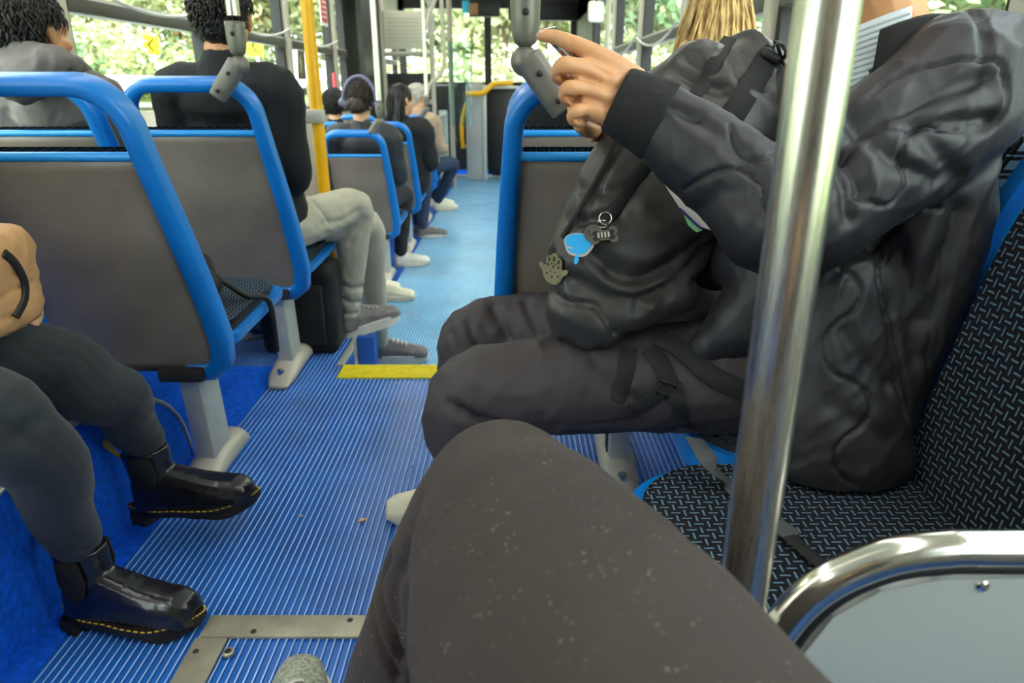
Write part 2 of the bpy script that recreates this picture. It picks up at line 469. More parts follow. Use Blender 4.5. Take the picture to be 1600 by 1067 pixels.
def window(X, sgn, y0, y1, handle=True):
    global wn; wn += 1
    xc = X + sgn * .05; fr = .045
    bm = BM()
    for yy in (y0 + fr / 2, y1 - fr / 2): box(bm, (xc, yy, (WZ0 + WZ1) / 2), (.07, fr, WZ1 - WZ0))
    for zz in (WZ0 + fr / 2, WZ1 - fr / 2): box(bm, (xc, (y0 + y1) / 2, zz), (.07, y1 - y0, fr))
    W = struct(obj('window_%d' % wn, bm, BLACK, smooth=False))
    bx('sash_rail', (xc - sgn * .01, (y0 + y1) / 2, RAIL), (.075, y1 - y0 - .06, .055), M('sash_grey_%d' % wn, '4a4741', .5), W, bev=.006)
    bx('sash_edge', (xc - sgn * .01, (y0 + y1) / 2, RAIL + .034), (.06, y1 - y0 - .06, .012), ALU, W)
    for z0, z1 in ((WZ0, RAIL), (RAIL, WZ1)):
        bx('pane', (xc + sgn * .015, (y0 + y1) / 2, (z0 + z1) / 2), (.005, y1 - y0 - .04, z1 - z0 - .02), GLASS, W)
    if handle:
        bx('release_handle', (xc - sgn * .055, y1 - .10, .98), (.03, .045, .24), RED, W, bev=.008)
    return W
for a, b in zip(PIL, PIL[1:] ):
    window(XL, -1, a + .043, b - .043, a > 3)
    window(XR, 1, a + .043, b - .043, False)
window(XL, -1, 7.093, 7.6, False); window(XR, 1, 7.093, 8.9, False)
window(XL, -1, YREAR + .6, -.043, False); window(XR, 1, YREAR + .6, -.043, False)
window(XL, -1, 8.6, 10.9, False)
# ceiling, rear wall, front wall with windscreen
struct(bx('ceiling', ((XL + XR) / 2, (YREAR + YFRONT) / 2, 2.24), (XR - XL + .2, YFRONT - YREAR, .08), CEIL))
struct(bx('wall_back', ((XL + XR) / 2, YREAR - .05, .9), (XR - XL + .2, .1, 2.7), BEIGE))
bm = BM()
box(bm, ((XL + XR) / 2, YFRONT, .33), (XR - XL, .1, 1.3))
box(bm, ((XL + XR) / 2, YFRONT, 2.12), (XR - XL, .1, .16))
for xx in (XL + .03, XR - .03): box(bm, (xx, YFRONT, 1.5), (.10, .1, 1.3))
wf = struct(obj('wall_front', bm, BLACKP, smooth=False))
wn += 1
bm = BM(); box(bm, (-.36, YFRONT, 1.5), (.10, .08, 1.2)); box(bm, ((XL + XR) / 2, YFRONT, 1.0), (XR - XL - .1, .09, .06))
ws = struct(obj('window_%d' % wn, bm, BLACK, smooth=False))
for a, b in ((XL + .08, -.41), (-.31, XR - .08)):
    bx('pane', ((a + b) / 2, YFRONT, 1.52), (b - a, .006, 1.08), GLASS, ws)
for a, b in (((-.62, 1.03), (-.60, 1.75)), ((.42, 1.03), (.10, 1.55))):
    tube('wiper', [V((a[0], YFRONT + .05, a[1])), V((b[0], YFRONT + .05, b[1]))], .008, BLACK, ws, n=8)

# stop request cords sagging along the windows
def cord(X, off, lab):
    pts = []
    for a, b in zip(PIL, PIL[1:]):
        for k in range(6):
            t = k / 6; pts.append(V((X, a + (b - a) * t, RAIL + off - .085 * math.sin(PI * t))))
    pts.append(V((X, PIL[-1], RAIL + off)))
    o = tube('stop_cord', pts, .0065, M('cord_' + lab[:4], 'c9c9c4', .6), n=8, sub=3)
    tag(o, lab, 'cord')
cord(XL + .03, .10, 'pale stop request cord sagging along the windows behind the hooded passenger')
cord(XR - .03, .04, 'grey stop request cord sagging along the windows beside the blonde passenger')

# ceiling lamps (out of frame, but the bus has them)
for i, (x, lab) in enumerate(((-1.18, 'long white ceiling lamp above the left seats'), (.55, 'long white ceiling lamp above the right seats'))):
    L_ = thing('ceiling_light', lab, 'lamp', (x, 4.6, 2.2))
    bx('housing', (0, 0, -.005), (.30, 11.0, .03), CEIL, L_, bev=.006)
    for k in range(7): bx('diffuser', (0, -4.7 + 1.55 * k, -.026), (.24, 1.45, .02), LAMP, L_, bev=.004)

# wheel housing under the sideways seat on the left
xw = -.918
arc = []
for k in range(25):
    a = PI * k / 24; arc.append((1.235 - .50 * math.cos(a), .335 * math.sin(a) ** .85))
bm = BM(); prism(bm, arc, lambda a, b, z: V((z, a, b)), XL, xw)
wh = obj('wheel_housing', bm, CARPET, smooth=False); tag(wh, 'blue carpeted arched wheel housing beside the booted passenger', 'wheel cover')
path = [(V((xw - .004, a, b)), V((1, 0, 0)), V((0, a - 1.235, b + .02)).normalized()) for a, b in arc]
obj('edge_trim', sweep(path, rrect(.02, .012, .004, 1)), ALU, wh)
path = [(V((xw - .06, a, b)), V((1, 0, 0)), V((0, a - 1.235, b + .02)).normalized()) for a, b in arc]
obj('rubber_cover', sweep(path, rrect(.085, .012, .004, 1)), BLACK, wh)

# ------------------------------------------------------------------ outside
GRASS = M('grass', '8fae5c', .9, var=(2.5, .35), col2='c5cf86'); ROADM = M('road', 'b9bab4', .85, var=(3, .08))
g = struct(bx('ground', (0, 20, -.75), (160, 160, .1), GRASS))
struct(bx('road', (0, 10, -.695), (13, 150, .02), ROADM))
bm = BM()
vs_ = [bm.verts.new(p) for p in ((-6.5, -20, -.70), (-6.5, 60, -.70), (-9.0, 60, .45), (-9.0, -20, .45), (-60, 60, 1.4), (-60, -20, 1.4))]
bm.faces.new((vs_[0], vs_[1], vs_[2], vs_[3])); bm.faces.new((vs_[3], vs_[2], vs_[4], vs_[5]))
struct(obj('grass_bank', bm, GRASS))
gr = thing('guard_rail', 'white roadside guard rail beyond the left windows', 'guard rail', (-8.6, 10, .3))
WPAINT = M('white_rail', 'f1f2ec', .5)
path = [(V((-8.5, y, 1.02)), V((1, 0, 0)), V((0, 0, 1))) for y in (-10, 10, 30, 45)]
obj('beam', sweep(path, [(.0, .16), (.05, .11), (.05, .05), (.0, .0), (.05, -.05), (.05, -.11), (0, -.16), (-.02, -.16), (-.02, .16)]), WPAINT, gr, True, smooth=False)
for k in range(20):
    bx('post', (-8.58, -8 + 2.7 * k, .66), (.10, .12, .82), WPAINT, gr, world=True)
SIGN = M('sign_yellow', 'f4da1e', .5)
for px, py, d, lab in ((236, 70, 19, 'yellow chevron road sign leaning on its post behind the hooded passenger'), (398, 72, 17.5, 'yellow chevron road sign seen past the grab pole on the man in black')):
    c = P(px, py, d); s = thing('chevron_sign', lab, 'road sign', (c.x, c.y, .5), group='yellow chevron road signs')
    rt = Matrix.Rotation(math.radians(8), 3, 'Y')
    bx('plate', c, (.42, .02, .46), SIGN, s, world=True, rot=rt)
    bm = BM()
    for k in (-1, 1): box(bm, c + rt @ V((0, -.016, .075 * k)), (.24, .01, .05), rt @ Matrix.Rotation(math.radians(50 * k + 0), 3, 'Y').inverted())
    obj('chevron', bm, BLACK, s, True, smooth=False)
    tube('post', [c + V((.02, .03, -.2)), V((c.x + .16, c.y + .03, .3))], .035, WPAINT, s, True, n=8)
LEAF = [M('leaf_green', '86a070', .8, var=(1.3, .3), col2='adbf90'), M('leaf_lime', 'b4bd88', .8, var=(1.2, .25), col2='d2d3a6'), M('leaf_orange', 'c4915c', .8, var=(1.2, .25), col2='d3b585'), M('leaf_dark', '6d8a60', .8, var=(1.2, .3))]
BARK = M('bark', '6b5a48', .9, var=(9, .2))
def crown_mesh(seed, n=1500):
    r = np.random.default_rng(seed); vs_, fs = [], []
    blobs = [(r.normal(0, .9, 3) * (1, 1, .8) + (0, 0, 3.6), r.uniform(.9, 1.5)) for _ in range(9)]
    for i in range(n):
        c, rad = blobs[i % 9]; v = r.normal(size=3); v /= np.linalg.norm(v); p = c + v * rad * r.uniform(.55, 1.05)
        a = r.normal(size=3); a /= np.linalg.norm(a); b = np.cross(a, r.normal(size=3)); b /= np.linalg.norm(b); s = r.uniform(.10, .2)
        k = len(vs_); vs_ += [tuple(p + a * s), tuple(p + b * s * .55), tuple(p - a * s), tuple(p - b * s * .55)]; fs.append((k, k + 1, k + 2, k + 3))
    me = bpy.data.meshes.new('crown'); me.from_pydata(vs_, [], fs); return me
crowns = [crown_mesh(s) for s in (1, 2, 3)]
tb = BM(); loft(tb, [(0, 0, 0), (.05, .02, 1.2), (-.02, .05, 2.6), (.1, 0, 3.6)], [.17, .14, .11, .05], n=8, cap=False)
loft(tb, [(0, .03, 2.2), (.5, .2, 3.0), (.8, .3, 3.7)], [.07, .05, .03], n=6, cap=False); loft(tb, [(0, .03, 2.0), (-.5, -.2, 3.0), (-.8, -.2, 3.5)], [.07, .05, .03], n=6, cap=False)
trunk_me = bpy.data.meshes.new('trunk'); tb.to_mesh(trunk_me); tb.free(); trunk_me.materials.append(BARK)
crown_mc = {}
TREE_LAB = {0: 'mid green leafy tree growing beyond the ', 1: 'lime yellow leafy tree growing beyond the ', 2: 'orange autumn leafy tree growing beyond the ', 3: 'dark green leafy tree growing beyond the '}
def tree(x, y, z, s, kind, where):
    T = thing('tree', TREE_LAB[kind] + where, 'tree', (x, y, z), random.uniform(0, 6.28), 'trees beyond the ' + where)
    T.scale = (s, s, s * random.uniform(.9, 1.15))
    key = (random.randrange(3), kind)
    if key not in crown_mc:
        m = crowns[key[0]].copy(); m.materials.append(LEAF[kind]); crown_mc[key] = m
    for nm, me in (('trunk', trunk_me), ('crown', crown_mc[key])):
        o = bpy.data.objects.new(nm, me); COL.objects.link(o); o.parent = T
def shrub(x, y, z, s, kind, where):
    T = thing('shrub', {0: 'mid green shrub', 1: 'lime yellow shrub', 3: 'dark green shrub'}[kind] + ' growing under the trees beyond the ' + where, 'shrub', (x, y, z), random.uniform(0, 6.28), 'shrubs beyond the ' + where)
    T.scale = (s * 1.3, s * 1.3, s)
    key = (random.randrange(3), kind)
    if key not in crown_mc:
        m = crowns[key[0]].copy(); m.materials.append(LEAF[kind]); crown_mc[key] = m
    o = bpy.data.objects.new('foliage', crown_mc[key]); COL.objects.link(o); o.parent = T; o.location = (0, 0, -2.0)
random.seed(5)
for k in range(15): shrub(-11.5 - random.uniform(0, 1), 2 + 2.3 * k, .3, random.uniform(.55, .75), random.choice((0, 1, 3)), 'left windows')
for k in range(12): shrub(8.2 + random.uniform(0, 1), 2 + 2.6 * k, -.75, random.uniform(.7, .9), random.choice((0, 1, 3)), 'right windows')
for k in range(9): shrub(-5.6 + 2.2 * k, 33, -.75, random.uniform(.8, 1.0), random.choice((0, 1, 1)), 'windscreen')
random.seed(11)
for k in range(17): tree(-12.5 - random.uniform(0, 3), -1 + 2.7 * k + random.uniform(-.5, .5), .1, random.uniform(.95, 1.5), random.choice((0, 0, 1, 1, 2, 3)), 'left windows')
for k in range(17): tree(-18 - random.uniform(0, 3), -2 + 3.0 * k + random.uniform(-.5, .5), .3, random.uniform(1.6, 2.1), random.choice((0, 1, 1, 0, 2)), 'left windows')
for k in range(15): tree(9.0 + random.uniform(0, 2.5), -1 + 2.8 * k, -.8, random.uniform(1.0, 1.5), random.choice((0, 0, 1, 3)), 'right windows')
for k in range(13): tree(15 + random.uniform(0, 2.5), 0 + 3.4 * k, -.8, random.uniform(1.6, 2.0), random.choice((0, 1, 0)), 'right windows')
for k in range(14): tree(-13 + 2.1 * k, 36 + random.uniform(0, 4), -.8, random.uniform(1.3, 1.7), random.choice((1, 1, 0, 1)), 'windscreen')
for k in range(10): tree(-14 + 3.2 * k, 45 + random.uniform(0, 4), -.8, random.uniform(2, 2.5), random.choice((0, 1, 1)), 'windscreen')
U_ = V((0, 0, 1))
# ------------------------------------------------------------------ bus seats
PROF = [(-.205, .345), (-.232, .43), (-.275, .56), (-.335, .72), (-.392, .87), (-.432, 1.0)]
_pp = crom([V((0, a, b)) for a, b in PROF], sub=10)
_len = [0]
for a, b in zip(_pp, _pp[1:]): _len.append(_len[-1] + (b - a).length)
SL = _len[-1]
def back_at(s):
    s = max(0, min(SL - 1e-6, s)); i = max(k for k in range(len(_len) - 1) if _len[k] <= s)
    t = (s - _len[i]) / (_len[i + 1] - _len[i]); p = _pp[i].lerp(_pp[i + 1], t); d = (_pp[i + 1] - _pp[i]).normalized()
    return p, d, V((0, -d.z, d.y))        # point, up the back, outward (rear)
def s_of_z(z):
    for k in range(len(_pp)):
        if _pp[k].z >= z: return _len[k]
    return SL
def hw(s):                                # half width of the back tapers upward
    t = s / SL; return .208 - .032 * t ** 1.6
SBAR = s_of_z(.865)
def make_seat(label, loc, pedestal=True, group=None):
    T = thing('bus_seat', label, 'seat', loc, 0, group)
    # blue frame: inverted U with a turned-in foot
    path2 = []
    r = .095; k0 = 14
    path2.append((hw(0) - .10, -.018)); path2.append((hw(0) - .045, -.014)); path2.append((hw(0) - .012, .012))
    for i in range(1, k0 + 1): s = .04 + (SL - r - .04) * i / k0; path2.append((hw(s), s))
    for i in range(1, 9):
        a = PI / 2 * i / 8; path2.append((hw(SL - r) - r * .95 + r * .95 * math.cos(a), SL - r + r * math.sin(a)))
    path2.append((0, SL)); full = path2 + [(-a, b) for a, b in path2[::-1][1:]]
    pts = []
    for a, s in full:
        p, d, n = back_at(s); q = p + d * min(0, s) + V((a, 0, 0)); pts.append((q, n))
    path = []
    for i, (q, n) in enumerate(pts):
        t = (pts[min(i + 1, len(pts) - 1)][0] - pts[max(0, i - 1)][0]).normalized()
        ks = 1 + .40 * max(0, min(1, 1 - (q.z - .35) / .6))
        path.append((q, t.cross(n).normalized() * ks, n))
    obj('frame', sweep(path, rrect(.036, .060, .014, 3)), BLUE, T, sharp=60)
    # grey rear panel, curved sheet with thickness
    vs_, fs = [], []; NX, NS = 14, 18
    for side in (0, 1):
        for j in range(NS + 1):
            s = -.012 + (SBAR + .012) * j / NS; p, d, n = back_at(s)
            for i in range(NX + 1):
                u = -1 + 2 * i / NX; wd = hw(max(0, s)) - .012
                if s < .06: wd *= 1 - .16 * (1 - max(0, s) / .06) ** 2
                bulge = .016 * (1 - u * u) * math.sin(PI * min(1, max(0, j / NS)) * .85 + .25)
                vs_.append(p + d * min(0, s) + n * (.012 + bulge if side == 0 else -.006) + V((u * wd, 0, 0)))
    B = (NX + 1) * (NS + 1)
    for j in range(NS):
        for i in range(NX):
            a = j * (NX + 1) + i; fs.append((a, a + 1, a + NX + 2, a + NX + 1)); fs.append((B + a, B + a + NX + 1, B + a + NX + 2, B + a + 1))
    for i in range(NX):
        a = i; fs.append((a, B + a, B + a + 1, a + 1)); a = NS * (NX + 1) + i; fs.append((a, a + 1, B + a + 1, B + a))
    obj('back_panel', (vs_, fs), PANEL, T)
    p, d, n = back_at(SBAR); wd = hw(SBAR) - .008
    tube('top_rail', [p + V((-wd, 0, 0)) + n * .012, p + V((wd, 0, 0)) + n * .012], .0095, BLUE_L, T, n=10)
    # padded front of the back
    vs_, fs = [], []
    for j in range(NS + 1):
        s = .10 + (SBAR + .012 - .10) * j / NS; p, d, n = back_at(s)
        e = min(1, j / 2, (NS - j) / 2)
        for i in range(NX + 1):
            u = -1 + 2 * i / NX; ed = min(1, (1 - abs(u)) * 6)
            vs_.append(p - n * (.008 + .03 * min(e, ed) ** .5) + V((u * (hw(s) - .016), 0, 0)))
    for j in range(NS):
        for i in range(NX): a = j * (NX + 1) + i; fs.append((a, a + NX + 1, a + NX + 2, a + 1))
    obj('back_cushion', (vs_, fs), WEAVE_XZ, T)
    # seat pan and cushion
    out = rrect(.425, .47, .07, 5)
    bm = BM(); prism(bm, out, lambda a, b, z: V((a * (1 + (z - .36) * .6), b + .035, z + .05 * (b + .2) * .5)), .382, .405)
    o = obj('seat_pan', bm, BLUE, T, sharp=45)
    bm = BM()
    for z0, z1, k in ((.404, .432, .93),): prism(bm, rrect(.425 * k, .47 * k, .07, 5), lambda a, b, z: V((a, b + .035, z + .05 * (b + .2) * .5)), z0, z1)
    bmesh.ops.bevel(bm, geom=[e for e in bm.edges if e.verts[0].co.z > .41 and e.verts[1].co.z > .41], offset=.012, segments=2, affect='EDGES')
    bm.normal_update()
    for f_ in bm.faces: f_.material_index = 1 if abs(f_.normal.z) < .3 else 0
    obj('seat_cushion', bm, [WEAVE_XY, BLACK], T, sharp=60)
    if pedestal:
        bm = BM(); prism(bm, rrect(.055, .115, .012, 2), lambda a, b, z: V((a + .10, b - .16 + (.33 - z) * .08, z)), .04, .315)
        pd = obj('pedestal', bm, ALU, T, sharp=40)
        bx('groove', (.10 - .0285, -.148, .18), (.004, .035, .24), DARKM, pd)
        bm = BM(); loft(bm, [V((.10, -.30, .012)), V((.10, -.24, .026)), V((.10, -.15, .040)), V((.10, -.03, .036)), V((.10, .02, .015))], [(.036, .012), (.048, .026), (.050, .040), (.046, .036), (.036, .016)], side=(1, 0, 0), n=18, sub=5)
        for v in bm.verts: v.co.z = max(0, v.co.z)
        ft = obj('foot', bm, M('foot_%d' % len(MATS), 'b1ab9c', .5, .2), T)
        bm = BM(); loft(bm, [V((.10, -.255, .03)), V((.10, -.255, .058))], [.014, .012], n=6, sub=1, cap=False); obj('bolt', bm, CHROME, ft, smooth=False)
        bx('bracket', (.10, -.16, .328), (.11, .18, .034), DARKM, T, bev=.006)
        bx('bracket_plate', (.145, -.135, .333), (.02, .09, .03), ALU, T, bev=.004)
    return T
XA, XW = -.915, -1.382        # aisle and window seat centres on the left
RA, RW = .185, .652
Y1, Y2 = 1.80, 2.49
make_seat('empty blue and grey aisle seat with a black bag on its cushion', (XA, Y1, 0))
make_seat('blue and grey window seat directly behind the hooded passenger', (XW, Y1 + .0, 0), False)
make_seat('blue and grey aisle seat of the man in the black shirt', (XA, Y2, 0))
make_seat('blue and grey window seat of the passenger in the grey hoodie', (XW, Y2, 0), False)
make_seat('blue and grey seat directly behind the knees of the man with the phone', (RA, Y1, 0))
make_seat('blue and grey window seat beside the backpack, in front of the quilted jacket', (RW, Y1, 0), False)
make_seat('blue and grey aisle seat beside the blonde passenger', (RA, Y2, 0))
make_seat('blue and grey window seat of the blonde passenger', (RW, Y2, 0), False)
Y3, Y4, Y5 = 4.78, 5.75, 7.0
X3 = -.97
make_seat('blue and grey seat of the passenger wearing headphones', (X3, Y3, ZL))
make_seat('blue and grey window seat beside the passenger wearing headphones', (X3 - .467, Y3, ZL), False)
make_seat('blue and grey seat of the woman with long black hair', (X3 + .02, Y4, ZL))
make_seat('blue and grey window seat beside the woman with long black hair', (X3 - .447, Y4, ZL), False)
make_seat('blue and grey seat of the grey haired passenger', (X3 + .02, Y5, ZL))
make_seat('blue and grey window seat beside the grey haired passenger', (X3 - .447, Y5, ZL), False)
make_seat('blue and grey seat of the passenger in cream sneakers behind the partition', (-1.1, 3.55, ZL), True)

# ------------------------------------------------------------------ grab poles clamped to seat corners
def grab_pole(base, label, top=2.2, k=1.0, grp=None):
    """base: the seat's top corner that the clamp grips; the pole rises beside it"""
    b = V(base); ax = b + V((-.062 * k, .0, .075))
    T = thing('grab_pole', label, 'pole', b, 0, grp)
    j = V((ax.x, ax.y - .005, b.z + .085))                 # ball joint
    tube('pole', [j + V((0, 0, .12)), V((j.x, j.y, top))], .0175, STEEL, T, True, n=24)
    bm = BM(); loft(bm, [j + V((0, 0, .022)), j + V((0, 0, .030)), j + V((0, 0, .045)), j + V((0, 0, .065)), j + V((0, 0, .106))], [.012, .020, .0235, .0255, .0262], n=24, sub=3, cap=False)
    s = obj('socket', bm, CAST, T, True)
    bm = BM(); loft(bm, [j + V((0, -.0235, .075)), j + V((0, -.0262, .075))], [.007, .0066], n=6, sub=1, cap=False); obj('screw', bm, BLACK, s)
    a = j + V((-.002 * k, 0, .012)); e = j + V((.072 * k, -.004, -.085))
    d = (e - a).normalized()
    bm = BM(); ellipsoid(bm, j + V((0, 0, -.002)), (.026, .025, .026)); loft(bm, [a + d * .01, a + d * .05, a + d * .09, e], [(.024, .026), (.023, .026), (.021, .026), (.016, .024)], side=(0, 1, 0), n=16, sub=3, cap=False, power=3)
    cl = organic('clamp', bm, .0025, 3, CAST, T, True)
    for f in (.055, .125):
        q = a + d * f * .8 + V((0, -.0265, 0)); bm = BM(); loft(bm, [q, q + V((0, -.0018, 0))], [.006, .0055], n=6, sub=1, cap=False); obj('screw', bm, BLACK, cl)
    return T
grab_pole((RA - .10, Y1 - .485, .955), 'steel grab pole clamped to the seat beside the hand with the phone')
grab_pole((XA + .115, Y2 - .475, .965), 'steel grab pole clamped to the seat of the man in black', k=-1)
grab_pole((X3 + .115, Y3 - .43, .985 + ZL), 'steel grab pole clamped to the seat of the headphone wearer', k=-1)
grab_pole((X3 + .14, Y5 - .43, .985 + ZL), 'steel grab pole clamped to the seat of the grey haired passenger', k=-1)

# yellow pole, bracket and partition panel at the step
T = thing('yellow_pole', 'yellow sleeved pole at the step bracketed to a partition', 'pole', (-.748, 2.78, 0))
yb = V((-.748, 2.78, 0))
tube('pole', [yb + V((0, 0, .15)), yb + V((0, 0, 2.2))], .0235, YELLOW, T, True, n=20)
tube('lower_tube', [yb, yb + V((0, 0, .2))], .017, STEEL, T, True, n=16)
bx('bracket', yb + V((-.03, -.008, .885)), (.115, .055, .05), ALU, T, world=True, bev=.006)
for k in (-1, 1):
    bm = BM(); ellipsoid(bm, yb + V((-.055 + .012 * k, -.037, .885 + .008 * k)), (.005, .003, .005), u=8, v=6); obj('bolt', bm, DARKM, T, True)
T = thing('partition_panel', 'beige partition panel beside the yellow pole', 'partition', (-1.1, 2.93, 0))
bx('panel', (-1.21, 2.93, .50), (.80, .02, .80), BEIGE, T, world=True, bev=.004)
tube('edge_tube', [V((-.805, 2.93, .0)), V((-.805, 2.93, 1.0))], .016, ALU, T, True)
tube('edge_tube', [V((-1.62, 2.93, .915)), V((-.805, 2.93, .915))], .014, ALU, T, True)

# ------------------------------------------------------------------ big pole, guard rail partition beside the photographer
T = thing('handrail_partition', 'grey partition panel inside a bent steel rail with an upright pole', 'partition', (.55, .415, 0))
PYc = .415
rl = [V((.190, PYc, .02)), V((.190, PYc, .35)), V((.191, PYc, .54)), V((.199, PYc, .595)), V((.223, PYc, .643)), V((.262, PYc, .672)), V((.31, PYc, .684)), V((.40, PYc, .685)), V((.93, PYc, .685))]
tube('rail', rl, .0135, CHROME, T, True, n=24)
tube('upright_pole', [V((.174, PYc + .005, .60)), V((.174, PYc + .005, 2.2))], .0176, STEEL, T, True, n=40)
bm = BM(); loft(bm, [V((.174, PYc + .005, .56)), V((.174, PYc + .005, .628))], [.0192, .0192], n=32, sub=1, cap=False); obj('collar', bm, ALU, T, True)
bm = BM(); loft(bm, [V((.178, PYc + .004, .585)), V((.197, PYc, .575))], [.011, .013], n=14, sub=2, cap=False); obj('weld', bm, STRIP, T, True)
out = []
for p in rl[2:-1]: out.append((p.x + .0 , p.z))
inner = [(.215, .05), (.215, .54), (.222, .585), (.241, .625), (.272, .649), (.315, .660), (.40, .661), (.93, .661), (.93, .05)]
bm = BM(); prism(bm, inner, lambda a, b, z: V((a, z, b)), PYc - .004, PYc + .004); bmesh.ops.recalc_face_normals(bm, faces=bm.faces)
pn = obj('panel', bm, PART, T, True, smooth=False)
gk = [V((a, PYc, b)) for a, b in ((.207, .05), (.207, .54), (.215, .590), (.236, .632), (.270, .658), (.313, .668), (.40, .669), (.93, .669))]
tube('gasket', gk, .006, BLACK, T, True, n=8)
for px, py in ((1535, 915),):
    c = PY(px, py, PYc - .004); bm = BM(); ellipsoid(bm, c, (.0055, .003, .0055), u=14, v=8); obj('rivet', bm, CHROME, pn)

# ------------------------------------------------------------------ sideways seats on the right
def side_seat(label, y0, y1, sgn=1, X0=.175, X1=.64, zc=.43, xtop=.75, ztop=.93, wall=.93):
    yc = (y0 + y1) / 2; wd = y1 - y0
    T = thing('bench_seat', label, 'seat', (sgn * (X0 + X1) / 2, yc, 0))
    def mp(a, b, z): return V((sgn * a, b, z))
    # plan outline with big rounded front corners
    r = .13; o = [(X1, -wd / 2), (X1, wd / 2)]
    for k in range(9): a = PI / 2 * k / 8; o.append((X0 + r - r * math.sin(a), wd / 2 - r + r * math.cos(a)))
    for k in range(9): a = PI / 2 * k / 8; o.append((X0 + r - r * math.cos(a), -wd / 2 + r - r * math.sin(a)))
    o = [(a, b + yc) for a, b in o]
    cx, cy = (X0 + X1) / 2, yc
    bm = BM(); prism(bm, o, mp, zc - .07, zc - .012); bmesh.ops.recalc_face_normals(bm, faces=bm.faces); obj('seat_shell', bm, BLUE, T, True, sharp=45)
    k = .945
    bm = BM(); prism(bm, [(cx + (a - cx) * k + .006, cy + (b - cy) * k) for a, b in o], mp, zc - .014, zc + .012)
    bmesh.ops.recalc_face_normals(bm, faces=bm.faces)
    bmesh.ops.bevel(bm, geom=[e for e in bm.edges if min(e.verts[0].co.z, e.verts[1].co.z) > zc], offset=.01, segments=2, affect='EDGES')
    bm.normal_update()
    for f_ in bm.faces: f_.material_index = 1 if abs(f_.normal.z) < .3 else 0
    obj('seat_cushion', bm, [WEAVE_XY, BLACK], T, True, sharp=60)
    # back: leaning slab with blue shell border
    vs_, fs = [], []; n = 12
    pr = [(X1 - .02, zc - .03), (X1 - .01, zc + .06), (X1 + .015, zc + .2), (X1 + .055, zc + .38), (xtop, ztop)]
    cr = crom([V((a, 0, b)) for a, b in pr], sub=4)
    bm = BM()
    lo = [(p.x, p.z) for p in cr]; hi = [(min(p.x + .07, wall), p.z) for p in cr[::-1]]
    prism(bm, lo + hi, lambda a, b, z: V((sgn * a, z, b)), y0 + .004, y1 - .004); bmesh.ops.recalc_face_normals(bm, faces=bm.faces)
    obj('back_shell', bm, BLUE, T, True, sharp=40)
    bm = BM(); lo = [(p.x - .022, p.z) for p in cr[1:]]; hi = [(p.x + .01, p.z) for p in cr[::-1][:-1]]
    prism(bm, lo + hi, lambda a, b, z: V((sgn * a, z, b)), y0 + .035, y1 - .035); bmesh.ops.recalc_face_normals(bm, faces=bm.faces)
    bmesh.ops.bevel(bm, geom=[e for e in bm.edges], offset=.006, segments=2, affect='EDGES')
    obj('back_cushion', bm, WEAVE_YZ, T, True, sharp=60)
    if sgn > 0:
        bx('support', (sgn * (X1 - .1), yc, (zc - .07) / 2), (.30, wd * .8, zc - .07), CARPET_D, T, world=True, bev=.01)
        bx('leg_plate', (sgn * (X0 + .14), y1 - .03, (zc - .07) / 2), (.04, .03, zc - .07), ALU, T, world=True, bev=.003)
    else:   # stands on the wheel housing
        bx('support', (sgn * (X1 - .1), 1.10, (zc - .07 + .318) / 2), (.30, .24, zc - .07 - .318), CARPET_D, T, world=True, bev=.006)
    return T
side_seat('empty sideways seat with woven black and blue upholstery beside the big pole', .455, .968, X0=.168)
side_seat('sideways seat under the man in the quilted jacket', .985, 1.35, X0=.31)
side_seat('sideways blue seat under the passenger in black ankle boots', .62, 1.24, sgn=-1, X0=.93, X1=1.36, zc=.44, xtop=1.46, wall=1.56)

# ------------------------------------------------------------------ front of the bus
T = thing('driver_bulkhead', 'black driver bulkhead with pale frame behind the driver', 'bulkhead', (-1.25, 8.7, ZL))
bx('panel', (-1.22, 8.7, .62), (.60, .04, 1.0), BLACKP, T, world=True)
bx('side_panel', (-1.545, 8.2, .9), (.05, 1.1, 2.3), BLACKP, T, world=True)
for x in (-1.50, -.93): tube('frame_tube', [V((x, 8.66, ZL)), V((x, 8.66, 2.2))], .03, BEIGE, T, True)
for z in (1.33, 1.05 - .25): tube('frame_tube', [V((-1.50, 8.66, z)), V((-.93, 8.66, z))], .028, BEIGE, T, True)
n_ = bx('notice_board', (-1.24, 8.64, 1.58), (.46, .03, .40), M('notice_board', 'd3d1b8', .7, var=(30, .04), stretch=(.2, 1, 6)), T, world=True, bev=.005)
for k in range(7): bx('printed_line', (-1.24, 8.622, 1.46 + .04 * k), (.36, .003, .005), GREYP, n_)
FB = T = thing('fare_box', 'tall grey fare box post beside the driver', 'fare box', (-.45, 10.1, ZL))
bx('cabinet', (-.51, 10.1, .36), (.25, .3, 1.26), GREYP, T, world=True, bev=.01)
bx('corner_post', (-.375, 9.95, .36), (.05, .05, 1.27), ALU, T, world=True, bev=.005)
bx('top_head', (-.51, 10.1, 1.0), (.2, .22, .06), GREYP, T, world=True, bev=.01)
T = thing('dashboard_cabinet', 'black dashboard cabinet under the windscreen', 'dashboard', (-.1, 10.5, ZL))
bx('cabinet', (-.13, 10.55, .36), (.42, .6, 1.16), BLACKP, T, world=True, bev=.01)
bx('top_cap', (-.13, 10.52, .955), (.46, .66, .04), ALU, T, world=True, bev=.008)
T = thing('yellow_handrail', 'yellow bent handrail on top of the dashboard and fare box', 'handrail', (-.3, 9.9, .9))
tube('rail', [PY(728, 147, 9.85), PY(750, 146, 9.85), PY(757, 144, 9.85), PY(768, 134, 9.9), PY(776, 131, 9.9), PY(801, 130, 9.95)], .035, YELLOW, T, True)
